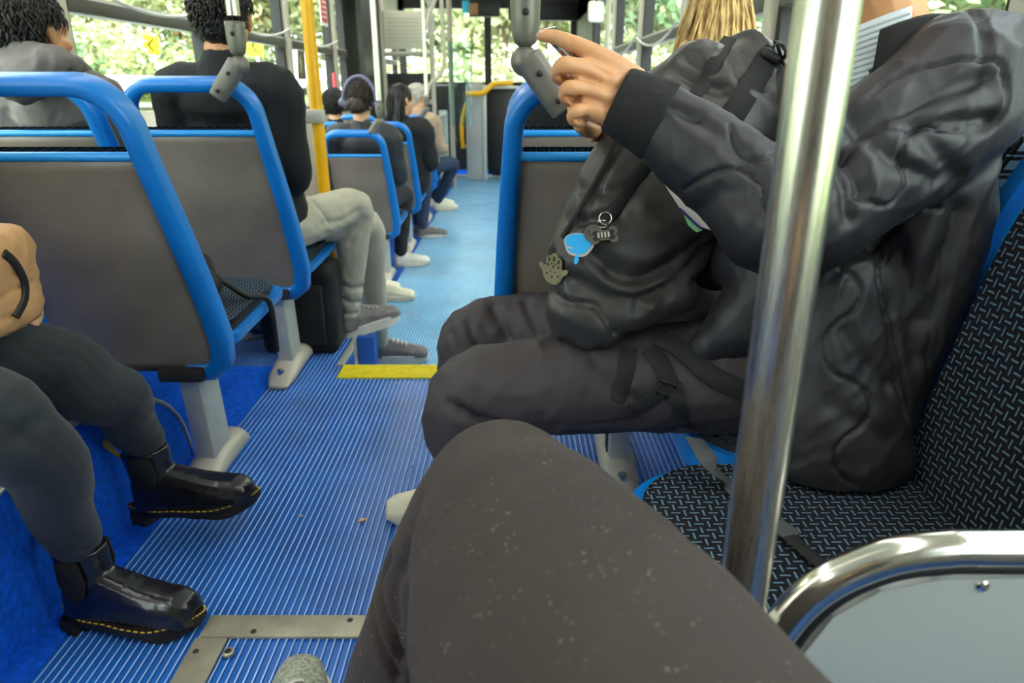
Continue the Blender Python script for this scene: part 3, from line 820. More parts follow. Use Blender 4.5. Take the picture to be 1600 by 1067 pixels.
sr = [PY(730, 160, 10.02), PY(726, 172, 10.02), PY(722, 190, 10.02), PY(722, 215, 10.02), PY(723, 232, 10.02)]
tube('side_rail', sr, .028, YELLOW, FB, True)
for q in (sr[1], sr[4] + U_ * .03): tube('rail_bracket', [q, V((-.60, q.y, q.z))], .016, YELLOW, FB, True)
T = thing('driver_chair', 'dark driver seat beside the fare box', 'seat', (-1.0, 10.0, ZL))
bx('back', (-1.02, 9.75, .62), (.5, .14, .75), BLACKP, T, world=True, bev=.05); bx('cushion', (-1.02, 10.0, .22), (.5, .5, .14), BLACKP, T, world=True, bev=.04)
bx('base', (-1.02, 10.0, -.06), (.36, .36, .44), BLACK, T, world=True, bev=.02)
T = thing('rear_view_mirror', 'black interior mirror box hanging over the windscreen', 'mirror', (-.35, 10.6, 1.75))
bx('housing', PY(757, 14, 10.4), (.42, .08, .20), BLACKP, T, world=True, bev=.02)
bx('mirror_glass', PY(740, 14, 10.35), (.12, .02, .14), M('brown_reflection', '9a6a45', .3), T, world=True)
bx('bracket', PY(757, 2, 10.4), (.3, .05, .3), BLACK, T, world=True)
bx('cyan_box', PY(728, 11, 10.38), (.10, .06, .15), M('cyan_box', '2fa9d2', .4), T, bev=.01, world=True)
o = obj('visor', box(BM(), (.45, 10.9, 1.98), (1.0, .1, .25), None, .02), BLACKP); tag(o, 'dark header panel over the right windscreen', 'panel')
# curved entry handrails and overhead rails
T = thing('entry_handrail', 'pale bent handrail hanging ahead of the grey haired passenger', 'handrail', (-.8, 7.9, 1))
tube('rail', [V((PY(689, -30, 7.9).x, 7.9, 2.2)), PY(689, -30, 7.9), PY(690, 10, 7.9), PY(693, 60, 7.9), PY(694, 98, 7.9), PY(688, 116, 7.9), PY(672, 132, 7.9), PY(667, 148, 7.9)], .022, BEIGE, T, True)
T = thing('overhead_rail', 'pale diagonal overhead rail with hanging loops', 'handrail', (-1, 6.9, 1.8))
gp = V((X3 + .14 + .062, Y5 - .435, PY(654, 48, 6.56).z)); qd = PY(683, -10, 7.3) - gp
tube('rail', [gp, gp + qd * ((2.2 - gp.z) / qd.z)], .018, BEIGE, T, True)
for a in (664, 672): tube('loop', [V((PY(a - 6, -5, 7.3).x, 7.3, 2.2)), PY(a - 6, -5, 7.3), PY(a + 3, 20, 7.3), PY(a + 6, 45, 7.3), PY(a, 58, 7.3)], .013, GREYP, T, True)
T = thing('upright_barrier', 'grey upright barrier at the front wheel box', 'barrier', (-.95, 8.1, ZL))
tube('tube', [V((PY(686, 230, 8.1).x + .03, 8.1, ZL)), PY(686, 230, 8.1), PY(684, 195, 8.1), PY(688, 182, 8.1), PY(697, 178, 8.1)], .024, GREYP, T, True)
bx('panel', PY(694, 228, 8.2), (.10, .04, .78), M('pale_green_grey', '93a09c', .5), T, world=True, bev=.01)
o = bx('front_wheel_box', (-1.21, 9.1, ZL + .26), (.68, .7, .5), BLUE, bev=.04); tag(o, 'blue front wheel box beside the driver area', 'wheel cover')
for px in (704, 700):
    pass
T = thing('entry_pole', 'beige upright pole at the edge of the driver area', 'pole', (-.95, 9.4, ZL))
q = PY(703, 60, 9.3); tube('pole', [V((q.x, q.y, ZL)), V((q.x, q.y, 2.2))], .032, M('beige_pole', 'a79d8c', .5), T, True)
o = bx('clear_shield', (PY(718, 80, 9.25).x, 9.25, 1.0), (.30, .01, 1.0), SHIELD, bev=.002); tag(o, 'clear plastic shield hanging beside the driver', 'shield')
T = thing('door_pole', 'pale upright pole beside the right windows near the front door', 'pole', (.85, 6.0, ZL))
q = PY(950, 40, 6.0); tube('pole', [V((q.x, q.y, .55)), V((q.x, q.y, 2.2))], .02, BEIGE, T, True)
q = PX(931, 18, .86); T = thing('wall_box', 'small white box hung from the ceiling beside the front door', 'box', q)
bx('housing', q, (.16, .06, .20), WHITE, T, world=True, bev=.03); tube('hanger', [q + V((0, 0, .08)), V((q.x, q.y, 2.2))], .014, BLACK, T, True, n=10)
# wall notice
q = PX(505, 15, XL + .02); T = thing('notice', 'red and white notice on the window above the stop cord', 'notice', q)
bx('sheet', q, (.006, .22, .26), WHITE, T, world=True)
bx('red_print', q + V((.005, 0, 0)), (.004, .18, .20), RED, T, world=True)
for k in range(4): bx('white_line', q + V((.008, 0, -.06 + .04 * k)), (.003, .13, .012), WHITE, T, world=True)
# bits of litter on the floor
for k, (px, py, s, c, lab) in enumerate(((566, 812, .011, 'd9a866', 'small tan leaf scrap lying on the ribbed floor in the aisle'), (470, 806, .006, 'b9a9a0', 'tiny pale crumb on the floor beside the lifted boot'), (310, 958, .007, 'b78a54', 'tiny brown crumb at the toe of the boot'), (644, 729, .005, 'a59a92', 'tiny pale crumb on the floor beside the dark trousers'))):
    q = PZ(px, py, .007); bm = BM(); ellipsoid(bm, q, (s, s * .5, .003), Matrix.Rotation(.5, 3, 'Z'), u=10, v=6)
    tag(obj('floor_crumb', bm, M('crumb_%d' % k, c, .8)), lab, 'crumb', 'litter on the aisle floor')
# ------------------------------------------------------------------ people
SKIN = M('skin', 'cd9468', .5, var=(25, .07), bump=(300, .12, .0006), sss=.12)
SKIN2 = M('skin_pale', 'd9a882', .5, var=(20, .06), sss=.12)
SKIN3 = M('skin_tan', 'c48a62', .5, var=(20, .06), sss=.12)
EYEM = M('eye_white', 'e8e4dc', .2); IRIS = M('iris', '2c1c12', .2)
U = V((0, 0, 1))
def rotz(a): return Matrix.Rotation(a, 3, 'Z')
def head_shape(bm, c, R3, k=1.0):
    """head with face; local axes x right, y forward, z up, c = centre"""
    def L(p): return c + R3 @ (V(p) * k)
    def E(p, r, e=(0, 0, 0)): ellipsoid(bm, L(p), V(r) * k, R3 @ Euler(e).to_matrix())
    E((0, -.012, .030), (.074, .094, .088)); E((0, .020, -.028), (.060, .068, .085)); E((0, .050, -.088), (.034, .030, .026))
    E((0, .066, .020), (.055, .024, .045)); E((0, .075, -.052), (.034, .020, .030))
    loft(bm, [L((0, .086, .018)), L((0, .094, -.005)), L((0, .104, -.026))], [.007 * k, .009 * k, .0105 * k], n=10, sub=3)
    for s in (-1, 1):
        E((s * .009, .094, -.030), (.009, .009, .007)); E((s * .030, .082, .034), (.024, .012, .008)); E((s * .045, .060, -.025), (.020, .020, .018))
        E((s * .076, -.012, -.005), (.010, .019, .032), (.25, 0, s * .35)); E((s * .032, .080, .012), (.014, .010, .009))
    E((0, .091, -.060), (.023, .008, .0055)); E((0, .089, -.070), (.020, .008, .0065))
def eyes(c, R3, T, k=1.0):
    for s in (-1, 1):
        bm = BM(); ellipsoid(bm, c + R3 @ V((s * .032 * k, .0855 * k, .012 * k)), (.0085 * k,) * 3, u=12, v=8); e = obj('eye', bm, EYEM, T, True)
        bm = BM(); ellipsoid(bm, c + R3 @ V((s * .032 * k, .0925 * k, .012 * k)), (.004 * k, .0022 * k, .004 * k), R3, u=10, v=6); obj('iris', bm, IRIS, e)
def hand_shape(bm, w_, f, n, side, curl=.5, k=1.0, spread=1.0):
    """palm, four unequal bent fingers and a thumb leaving the side of the palm"""
    f = f.normalized(); n = (n - f * n.dot(f)).normalized(); s = f.cross(n) * side     # s points to the thumb side
    for o, ln in ((.026, .088), (.009, .090), (-.009, .086), (-.026, .078)):
        loft(bm, [w_ - f * .02 + s * o * .4, w_ + f * ln * .5 + s * o * .85, w_ + f * ln + s * o], [.016 * k, .015 * k, .0125 * k], n=10, sub=2)
    for o, ln, l, r in ((.027, .088, .070, .0088), (.009, .090, .078, .0090), (-.009, .086, .072, .0086), (-.026, .078, .056, .0076)):
        p = w_ + f * ln + s * o; d = f.copy(); pts = [p]; a = 0
        for i, q in enumerate((.48, .30, .22)):
            a += curl * (.55, .75, .6)[i]; d = f * math.cos(a) - n * math.sin(a) + s * (o * .8 * spread); p = p + d.normalized() * l * q; pts.append(p)
        loft(bm, pts, [r * k * 1.15, r * k, r * k * .93, r * k * .8], n=10, sub=3)
    b = w_ + f * .025 + s * .022 - n * .006
    loft(bm, [b, b + f * .028 + s * .026 - n * .012, b + f * .055 + s * .034 - n * .022 * (1 + curl), b + f * .078 + s * .030 - n * .03 * (1 + curl)], [.0155 * k, .0125 * k, .0105 * k, .0085 * k], n=10, sub=3)
def foot_sections(L):
    # (along, half width, top height, low)
    return [(-.25, .60, .30), (-.20, .80, .38), (-.05, .84, .36), (.15, .80, .30), (.35, .92, .235), (.52, 1.0, .19), (.65, .93, .16), (.73, .66, .11)]
def shoe(T, ankle, fdir, updir, L, upper, sole, name='shoe', sole_h=.026, lab=None, top=.085, k_w=1.0):
    """ankle = point over the heel at ground contact height"""
    f = V(fdir).normalized(); u = V(updir); u = (u - f * u.dot(f)).normalized(); s = f.cross(u)
    hwid = L * .175 * k_w
    bm = BM(); rings = []
    for a, wd, h in foot_sections(L):
        ring = []; n = 16
        for i in range(n):
            t = 2 * PI * i / n; c_, s_ = math.cos(t), math.sin(t)
            hh = sole_h * .7 + (h * L) * (max(0, s_) ** .8 if s_ > 0 else 0)
            ring.append(bm.verts.new(ankle + f * (a * L) + s * (wd * hwid * c_ * (.8 if s_ > .6 else 1)) + u * hh))
        rings.append(ring)
    for A, B in zip(rings, rings[1:]):
        for i in range(16): bm.faces.new((A[i], A[(i + 1) % 16], B[(i + 1) % 16], B[i]))
    bm.faces.new(rings[0][::-1]); bm.faces.new(rings[-1])
    loft(bm, [ankle - f * (.07 * L) + u * (.20 * L), ankle - f * (.08 * L) + u * (.20 * L + top * .5)], [(hwid * .78, L * .19), (hwid * .74, L * .18)], side=s, n=16, sub=2)
    sh = organic(name, bm, .005, 4, upper, T, True)
    if lab: sh['label'] = lab
    for a, hh in ((.17, .297), (.24, .272), (.31, .247), (.38, .226)):
        top_ = ankle + f * (a * L) + u * (sole_h * .7 + hh * L + .0005); e = hwid * .42
        tube('lace', [top_ - s * e - u * .007, top_ - s * e * .5, top_ + s * e * .5, top_ + s * e - u * .007], .0026, sole, sh, n=6, sub=2)
    # sole: outline extruded
    out = []
    for i in range(40):
        t = 2 * PI * i / 40; x = math.cos(t); a = .24 + x * .50
        wd = np.interp(a, [-.26, -.2, 0, .15, .35, .52, .65, .74], [.55, .86, .92, .84, .98, 1.08, .98, .6])
        out.append((a * L, math.sin(t) * hwid * wd * (1.15 - .12 * abs(x))))
    bm = BM(); prism(bm, out, lambda a, b, z: ankle + f * a + s * b + u * (z + max(0, (a / L - .5)) * .05 * L), 0, sole_h)
    bmesh.ops.recalc_face_normals(bm, faces=bm.faces)
    obj('sole', bm, sole, sh, sharp=45)
    return sh
def seated(x, y, zs, zf, face=0, lean=.06, k=1.0, knee_out=.02, arm_in=.09):
    F = V((math.sin(face), math.cos(face), 0)); R = V((math.cos(face), -math.sin(face), 0))
    J = {'F': F, 'R': R, 'zf': zf}; pel = V((x, y, zs + .10 * k)); J['pel'] = pel
    J['chest'] = pel + U * .30 * k - F * lean * .5; J['nb'] = pel + U * .47 * k - F * lean; J['hd'] = J['nb'] + U * .165 * k + F * .035
    for s, n in ((-1, 'L'), (1, 'R')):
        J['sh' + n] = J['nb'] + R * s * .165 * k - U * .055 * k; J['el' + n] = J['sh' + n] - U * .25 * k + F * .07 + R * s * .04
        J['wr' + n] = J['el' + n] + F * .21 - U * .02 - R * s * arm_in; J['hp' + n] = pel + R * s * .09 * k + F * .02
        J['kn' + n] = V((*(J['hp' + n] + F * .41 * k + R * s * knee_out)[:2], zs + .065)); J['an' + n] = V((J['kn' + n] + F * .03).x, ) if False else V(((J['kn' + n] + F * .03).x, (J['kn' + n] + F * .03).y, zf + .09))
        J['ft' + n] = F.copy()
    J['hy'] = face; J['hp'] = 0.0
    return J
def R3_of(yaw, pitch=0, roll=0):       # yaw clockwise from +Y
    return Matrix.Rotation(-yaw, 3, 'Z') @ Matrix.Rotation(pitch, 3, 'X') @ Matrix.Rotation(roll, 3, 'Y')
def build_person(label, J, skin, topm, pantm, shoem, solem, hair=None, bulk=1.0, vox=.008, fold=.003, curl=.7, shoes=True, seed=1, sleeve=1.0, pant_k=1.0, shoe_name='shoe', shoe_L=.27, shoe_sole=.026, extra_body=None, hands=True, wear_top=True, legs=True, k_head=1.0, pant_gro=()):
    T = thing('person', label, 'person', (J['pel'].x, J['pel'].y, J['zf']))
    F, R = J['F'], J['R']; H = R3_of(J['hy'], J['hp'])
    bm = BM(); head_shape(bm, J['hd'], H, k_head)
    loft(bm, [J['nb'] - U * .03, J['nb'] + U * .04, J['hd'] - U * .04 - H @ V((0, .015, 0))], [.060, .052, .052], n=12)
    loft(bm, [J['pel'], J['chest'], J['nb'] - U * .05], [(.10, .07), (.11, .075), (.09, .05)], side=R, n=14)
    for s, n in ((-1, 'L'), (1, 'R')):
        loft(bm, [J['nb'] - U * .06, J['sh' + n], J['sh' + n].lerp(J['el' + n], .5), J['el' + n], J['el' + n].lerp(J['wr' + n], .5), J['wr' + n]], [.036, .038, .034, .030, .028, .025], n=10)
        if hands: hand_shape(bm, J['wr' + n], (J['wr' + n] - J['el' + n]) * .7 + F * .05 - U * .03, U * .8 + R * s * .5, 1 if s < 0 else -1, curl)
        if legs: loft(bm, [J['pel'], J['hp' + n], J['hp' + n].lerp(J['kn' + n], .5), J['kn' + n] - U * .006, J['kn' + n].lerp(J['an' + n], .35), J['kn' + n].lerp(J['an' + n], .75), J['an' + n]], [.04, .042, .036, .030, .030, .028, .030], n=10)
    if extra_body: extra_body(bm)
    body = organic('body', bm, vox * .65, 3, skin, T, True); eyes(J['hd'], H, T, k_head)
    if wear_top:
        bm = BM(); b = bulk
        loft(bm, [J['pel'] + U * .015, J['pel'] + U * .07, J['chest'] - U * .08, J['chest'] + U * .05, J['nb'] - U * .085, J['nb'] + U * .02], [(.165 * b, .125 * b), (.16 * b, .12 * b), (.155 * b, .115 * b), (.165 * b, .118 * b), (.15 * b, .095 * b), (.070, .062)], side=R, n=20)
        for n in 'LR':
            loft(bm, [J['nb'] - U * .05, J['sh' + n] + U * .005, J['sh' + n].lerp(J['el' + n], .5), J['el' + n], J['el' + n].lerp(J['wr' + n], .5), J['wr' + n]], [.062 * b, .070 * b * sleeve, .060 * b * sleeve, .054 * b * sleeve, .048 * b * sleeve, .040 * b * sleeve], n=12)
        organic('top', bm, vox, 5, topm, T, True, folds(fold, 26, seed))
    if legs:
        bm = BM(); b = pant_k
        ellipsoid(bm, J['pel'] - U * .01, (.15, .15, .105))
        for n in 'LR':
            hp, kn, an = J['hp' + n], J['kn' + n], J['an' + n]
            loft(bm, [J['pel'], hp, hp.lerp(kn, .5), kn, kn.lerp(an, .35), kn.lerp(an, .75), an + U * .02], [.09 * b, .092 * b, .080 * b, .066 * b, .062 * b, .052 * b, .048 * b], n=14)
        organic('trousers', bm, vox, 4, pantm, T, True, folds(fold, 30, seed + 3), grooves=pant_gro)
    if shoes:
        for n in 'LR':
            an = J['an' + n]; f = J['ft' + n]; g = J.get('up' + n, U); base = an - V(g).normalized() * .085 + V(f).normalized() * .02
            shoe(T, base, f, g, shoe_L, shoem, solem, shoe_name, shoe_sole)
    if hair: hair(T, J['hd'], H @ Matrix.Scale(k_head, 3))
    return T, body

# ---- hair
def hair_mat(n, c, c2=None): return M(n, c, .5, var=(60, .35), stretch=(1, 1, .3), bump=(150, .6, .003), col2=c2)
H_BLACK = hair_mat('hair_black', '0d0b0a', '1d1713'); H_BROWN = hair_mat('hair_brown', '20150f', '3c2a1e'); H_BLOND = hair_mat('hair_blond', '9a6a30', 'e3bf7c'); H_GREY = hair_mat('hair_white', 'd8d2c6', 'f2ece0')
def tuft_mesh(c, R3, k, n, ln, seed, low=-.035, curl=1.0, wid=.0045):
    """short locks growing over the scalp"""
    r = np.random.default_rng(seed); vs_, fs = [], []
    R_ = np.array(R3); c = np.array(c)
    i = 0
    while i < n:
        v = r.normal(size=3); v /= np.linalg.norm(v)
        p = v * np.array((.080, .100, .094)) + np.array((0, -.014, .032))
        if p[1] > .03 and p[2] < .085: continue
        if p[2] < low - (.02 if p[1] < -.03 else 0) : continue
        if abs(p[0]) > .05 and p[1] > -.045 and p[2] < .022: continue
        i += 1
        t = np.cross(v, r.normal(size=3)); t /= np.linalg.norm(t); d = t * .40 + v * .22 + np.array((0, -.35 if p[2] > .07 else 0, -.75)); d /= np.linalg.norm(d)
        s = np.cross(v, d); s /= np.linalg.norm(s) + 1e-9; L_ = ln * r.uniform(.6, 1.3); b = len(vs_)
        for j in range(5):
            q = j / 4; a = q * curl * 1.5
            m = p * k + (d * math.sin(a + .3) * L_ * q + v * (.004 + .007 * math.sin(PI * q) * L_ / .03)) * k; wq = wid * (1 - q ** 2 * .8)
            for sg, up in ((-1, 0), (0, .6), (1, 0)):
                vs_.append(tuple(c + R_ @ (m + s * wq * sg + v * wq * up)))
            if j:
                e = b + 3 * j
                for z in (0, 1): fs.append((e + z - 3, e + z - 2, e + z + 1, e + z))
                fs.append((e - 1, e - 3, e, e + 2))
    return vs_, fs
def short_hair(mat, seed=1, low=-.035, n=900, ln=.03, curl=1.0):
    def f(T, c, R3):
        bm = BM(); ellipsoid(bm, c + R3 @ V((0, -.017, .036)), (.081, .097, .093), R3); ellipsoid(bm, c + R3 @ V((0, -.055, -.02)), (.066, .052, .055), R3)
        h = organic('hair', bm, .006, 2, mat, T, True, folds(.004, 90, seed))
        tag(obj('locks', tuft_mesh(c, R3, 1.0, n, ln, seed, low, curl), mat, h), kind='stuff')
    return f
def long_hair(mat, seed, length=.30, spread=.095, n=420, flare=1.0):
    def f(T, c, R3):
        bm = BM(); ellipsoid(bm, c + R3 @ V((0, -.017, .036)), (.083, .100, .095), R3)
        a = c + R3 @ V((0, -.07, .0)); loft(bm, [a, a - U * length * .5 - R3 @ V((0, .02, 0)), a - U * length * .92 - R3 @ V((0, .02, 0))], [(.078, .045), (spread * flare, .04), (spread * flare * .9, .022)], side=R3 @ V((1, 0, 0)), n=18)
        h = organic('hair', bm, .007, 3, mat, T, True, folds(.004, 40, seed, (1, 1, .25)))
        r = np.random.default_rng(seed); b2 = BM()
        vs_, fs = [], []
        R_ = np.array(R3); cc = np.array(c)
        for i in range(n):
            th = r.uniform(-2.3, 2.3); sx_ = math.sin(th); p0 = np.array((.078 * sx_ * r.uniform(.2, 1), -.02 - .085 * abs(math.cos(th)) * r.uniform(.6, 1), .09 * r.uniform(.2, 1.25)))
            ex = sx_ * spread * flare * r.uniform(.75, 1.1); L_ = length * r.uniform(.75, 1.08); b = len(vs_)
            side = R_ @ np.array((math.cos(th * .5), math.sin(th * .5) * .6, 0)); back = R_ @ np.array((0, -1, 0))
            for j in range(9):
                q = j / 8; x = p0[0] + (ex - p0[0]) * q ** .8; y = p0[1] - .035 * math.sin(PI * min(1, q * 1.3)) * (1 if abs(th) < 1.3 else .3) - .012 * r.uniform(0, 1) * q
                z = p0[2] - (L_ + .06 + p0[2]) * q; ctr = cc + R_ @ np.array((x + .004 * math.sin(9 * q + i), y, 0)) + np.array((0, 0, z)); wq = .0055 * (1 - .7 * q ** 3)
                vs_ += [tuple(ctr - side * wq), tuple(ctr + back * wq * .7), tuple(ctr + side * wq)]
                if j:
                    e = b + 3 * j; fs += [(e - 3, e - 2, e + 1, e), (e - 2, e - 1, e + 2, e + 1), (e - 1, e - 3, e, e + 2)]
        tag(obj('strands', (vs_, fs), mat, h), kind='stuff')
    return f
def bun_hair(mat, seed):
    def f(T, c, R3):
        short_hair(mat, seed, -.04, 500, .03, .6)(T, c, R3)
        bm = BM(); ellipsoid(bm, c + R3 @ V((-.01, -.125, -.035)), (.058, .05, .052), R3)
        organic('bun', bm, .005, 1, mat, T, True, folds(.006, 70, seed))
    return f

# ---- cloth
SHIRT_B = M('black_knit', '16171a', .85, var=(30, .2), bump=(300, .3, .001)); HOODIE = M('grey_fleece', '6f6b68', .95, var=(14, .2), bump=(260, .4, .0015))
BEIGE_P = M('stone_joggers', 'b9b2a0', .9, var=(10, .08), bump=(240, .25, .001)); BLACK_C = M('black_cloth', '17171a', .85, var=(20, .25)); CHAR = M('charcoal_jacket', '2b2c30', .6, var=(12, .2))
DENIM = M('dark_denim', '27364f', .85, var=(20, .2)); CREAM = M('cream_shoe', 'd9d2b8', .6, var=(12, .06)); SOLE_W = M('white_sole', 'd8d4c4', .55, var=(16, .08)); SOLE_D = M('dark_sole', '2a2622', .7)
GREYSH = M('grey_shoe', '6f6a68', .7, var=(40, .25)); NAVYSH = M('navy_suede', '2f4a68', .9, var=(50, .2)); TANC = M('tan_coat', 'b49a80', .85, var=(14, .12))
LEGG = M('charcoal_leggings', '23282c', .88, var=(8, .12), bump=(500, .2, .0006), sheen=.1)
# man in black with stone trousers (aisle seat, second row)
J = seated(XA + .03, Y2 - .075, .45, 0, .12, .11, 1.04); J['hd'] = J['hd'] - U * .025
J['knR'] = PY(556, 322, 2.70); J['hpR'] = V((-.80, 2.42, .53)); J['anR'] = PY(545, 494, 2.74); J['ftR'] = V((.72, .66, .08)); J['upR'] = V((-.12, 0, 1))
J['knL'] = V((-.60, 2.82, .46)); J['hpL'] = V((-.93, 2.44, .54)); J['anL'] = V((-.645, 3.13, ZL + .09)); J['ftL'] = V((1, .1, 0))
J['wrR'] = V((-.86, 2.54, .62)); J['elR'] = V((-.715, 2.33, .72)); J['elL'] = V((-1.125, 2.38, .72)); J['wrL'] = V((-.98, 2.58, .64))
J['hp'] = .05; J['hy'] = -.12
T, b_ = build_person('man in a black long sleeved top and stone coloured joggers in an aisle seat', J, SKIN, SHIRT_B, BEIGE_P, GREYSH, SOLE_W, short_hair(H_BLACK, 3, -.05, 2200, .016, .8), 1.06, .008, .003, pant_k=1.0, seed=4, sleeve=.93, k_head=1.05, shoe_L=.29, shoe_sole=.040, pant_gro=[([(488, 312), (500, 325), (515, 346)], .006, .012), ([(528, 440), (550, 452), (578, 446)], .010, .012), ([(526, 462), (548, 474), (574, 470)], .009, .012), ([(528, 484), (546, 492), (568, 488)], .008, .010), ([(545, 380), (560, 362), (572, 345)], .012, .010), ([(505, 350), (535, 345), (560, 330)], .014, .008)])
# hooded passenger, turned towards the aisle
J = seated(XW - .045, Y2 - .045, .45, 0, .15, .13, .98); J['hy'] = .18; J['hd'] = J['nb'] + U * .135 + V((-.035, .0, 0)); J['elR'] = J['elR'] + V((-.055, 0, 0)); J['wrR'] = J['wrR'] + V((-.03, 0, 0))
J['knR'] = V((-1.27, 2.86, .52)); J['anR'] = V((-1.24, 2.72, .09)); J['ftR'] = V((1, .1, 0)); J['anL'] = V((-1.47, 2.80, .09)); J['ftL'] = V((.8, .3, 0))
def hood(T, c, R3):
    short_hair(H_BLACK, 9, -.045, 2200, .034, .5)(T, c + R3 @ V((0, -.008, .008)), R3 @ Matrix.Scale(1.05, 3))
T, b_ = build_person('passenger in a grey hooded sweatshirt looking towards the aisle', J, SKIN, HOODIE, DENIM, NAVYSH, SOLE_W, hood, 1.06, .008, .005, seed=8, k_head=1.14)
bm = BM(); nb = J['nb']
ring = [nb + V((.10 * math.cos(a), .075 * math.sin(a) - .03, .035 - .045 * math.sin(a))) for a in [2 * PI * i / 12 for i in range(13)]]
loft(bm, ring, [(.034, .045)] * 13, n=10, sub=2, cap=False); loft(bm, [nb + V((-.07, -.12, .05)), nb + V((0, -.15, .0)), nb + V((.07, -.12, .05))], [.05, .07, .05], n=10)
organic('hood', bm, .008, 4, HOODIE, T, True, folds(.006, 40, 2))
# hidden passenger with cream sneakers
J = seated(-1.12, 3.50, .44 + ZL, ZL, .05, .05, .95)
J['knR'] = V((-.90, 3.92, .22)); J['anR'] = V((-.83, 4.18, ZL + .09)); J['ftR'] = V((1, .0, 0)); J['knL'] = V((-1.02, 3.9, .22)); J['anL'] = V((-.95, 4.33, ZL + .09)); J['ftL'] = V((1, .2, 0))
T, b_ = build_person('passenger in black leggings and cream sneakers behind the beige partition', J, SKIN2, BLACK_C, BLACK_C, CREAM, CREAM, short_hair(H_BROWN, 5), .95, .009, .003, seed=12, shoe_name='sneaker', shoe_L=.27, pant_k=.85)
for n in 'R': tube('sock', [J['an' + n] - U * .02, J['an' + n] + U * .07], .042, WHITE, T, True)
# headphones passenger
J = seated(X3 + .0, Y3 - .06, .44 + ZL, ZL, .0, .08, 1.0); J['hp'] = -.12
J['ftR'] = V((1, .35, 0)); J['anR'] = V((-.83, 5.03, ZL + .09)); J['knR'] = V((-.80, 5.16, .235)); 
T, b_ = build_person('passenger with headphones and a hair bun in a dark jacket', J, SKIN2, CHAR, BLACK_C, SOLE_W, SOLE_W, bun_hair(H_BROWN, 6), 1.16, .009, .004, seed=15, shoe_name='sneaker', sleeve=1.1)
c = J['hd']; R3 = R3_of(J['hy'], J['hp']); HP = M('headphone_lilac', '6d6a88', .4)
tube('headband', [c + R3 @ V((.104 * math.cos(a), -.045, .148 * math.sin(a) - .0)) for a in [PI * i / 12 for i in range(13)]], .012, HP, T, True, n=10, sub=2)
for s in (-1, 1):
    bm = BM(); loft(bm, [c + R3 @ V((s * .078, -.015, -.005)), c + R3 @ V((s * .108, -.015, -.005))], [.036, .032], n=18, sub=2); obj('ear_cup', bm, HP, T, True)
# neighbour at the window, only the head shows
J = seated(X3 - .42, Y4 - .03, .43 + ZL, ZL, .0, .05, .95)
build_person('dark haired passenger at the window beside the woman with long black hair', J, SKIN2, BLACK_C, BLACK_C, BLACK_C, SOLE_D, short_hair(H_BLACK, 17), 1.0, .010, .003, seed=19)
# woman with long black hair
J = seated(X3 + .12, Y4 - .06, .44 + ZL, ZL, .25, .06, .98); J['hy'] = .75
J['ftR'] = V((1, .3, 0)); J['anR'] = V((-.79, 6.06, ZL + .09)); J['knR'] = V((-.76, 6.17, .24))
build_person('woman with long black hair in a black coat', J, SKIN2, BLACK_C, DENIM, GREYSH, SOLE_W, long_hair(H_BLACK, 21, .26, .08, 260), 1.2, .010, .003, seed=23, sleeve=1.15)
# grey haired passenger
J = seated(X3 + .08, Y5 + .0, .44 + ZL, ZL, .45, .04, .98); J['hy'] = 1.1
J['ftR'] = V((1, .3, 0)); J['anR'] = V((-.80, 7.45, ZL + .09)); J['anL'] = V((-.86, 7.72, ZL + .09)); J['ftL'] = V((1, .3, 0))
build_person('white haired passenger in a tan coat near the front', J, SKIN2, TANC, DENIM, CREAM, CREAM, short_hair(H_GREY, 27, -.05, 700, .035), 1.15, .010, .003, seed=29)
# blonde passenger
J = seated(RW + .0, Y2 - .06, .45, 0, .0, .04, 1.0)
build_person('passenger with long blonde hair in a window seat', J, SKIN2, BLACK_C, DENIM, BLACK_C, SOLE_D, long_hair(H_BLOND, 31, .27, .175, 900, 1.0), 1.0, .009, .003, seed=33)

# ------------------------------------------------------------------ woman with ankle boots (sideways seat on the left)
face = PI / 2 + .1
J = seated(-1.205, 1.06, .46, 0, face, .09, .98)
J['hpR'] = V((-1.15, .97, .548)); J['hpL'] = V((-1.15, 1.14, .548))
J['elR'] = V((-1.17, .85, .72)); J['wrR'] = V((-1.00, .935, .66)); J['elL'] = V((-1.17, 1.29, .72)); J['wrL'] = V((-1.02, 1.28, .66))
J['knR'] = V((-.80, .985, .515)); J['anR'] = V((-.825, 1.085, .195)); J['knL'] = V((-.85, 1.26, .475)); J['anL'] = V((-.832, 1.375, .25))
T, b_ = build_person('woman in charcoal leggings and black ankle boots on the sideways seat', J, SKIN2, BLACK_C, LEGG, BLACK, BLACK, long_hair(H_BROWN, 35, .25, .09, 200), 1.0, .008, .002, shoes=False, seed=37, legs=False)
bm = BM(); ellipsoid(bm, J['pel'] - U * .01, (.15, .15, .105))
for n in 'LR':
    hp, kn, an = J['hp' + n], J['kn' + n], J['an' + n]
    loft(bm, [J['pel'], hp, hp.lerp(kn, .5) + U * .01, kn + V((-.035, 0, .0)), kn + V((.0, 0, -.05)), kn.lerp(an, .38) + V((.018, 0, 0)), kn.lerp(an, .75), an + U * .005], [.09, .098, .086, .072, .069, .066, .055, .049], n=18)
lg = organic('leggings', bm, .006, 5, LEGG, T, True, folds(.0022, 34, 5), grooves=[([(215, 1010 - 160), (130, 860)], .012, .006), ([(60, 655), (20, 690)], .012, .006), ([(50, 690), (15, 665)], .012, .006), ([(60, 555), (120, 560), (165, 600), (190, 660), (205, 720)], .0022, .0025)])
BOOT = M('boot_leather', '17161a', .26, var=(9, .3), bump=(40, .12, .002), coat=.25); BSOLE = M('boot_sole', '1c1712', .55, var=(20, .3)); STITCH = M('yellow_stitch', 'd8b53c', .7); ELAST = M('boot_elastic', '101012', .95, bump=(500, .6, .001))
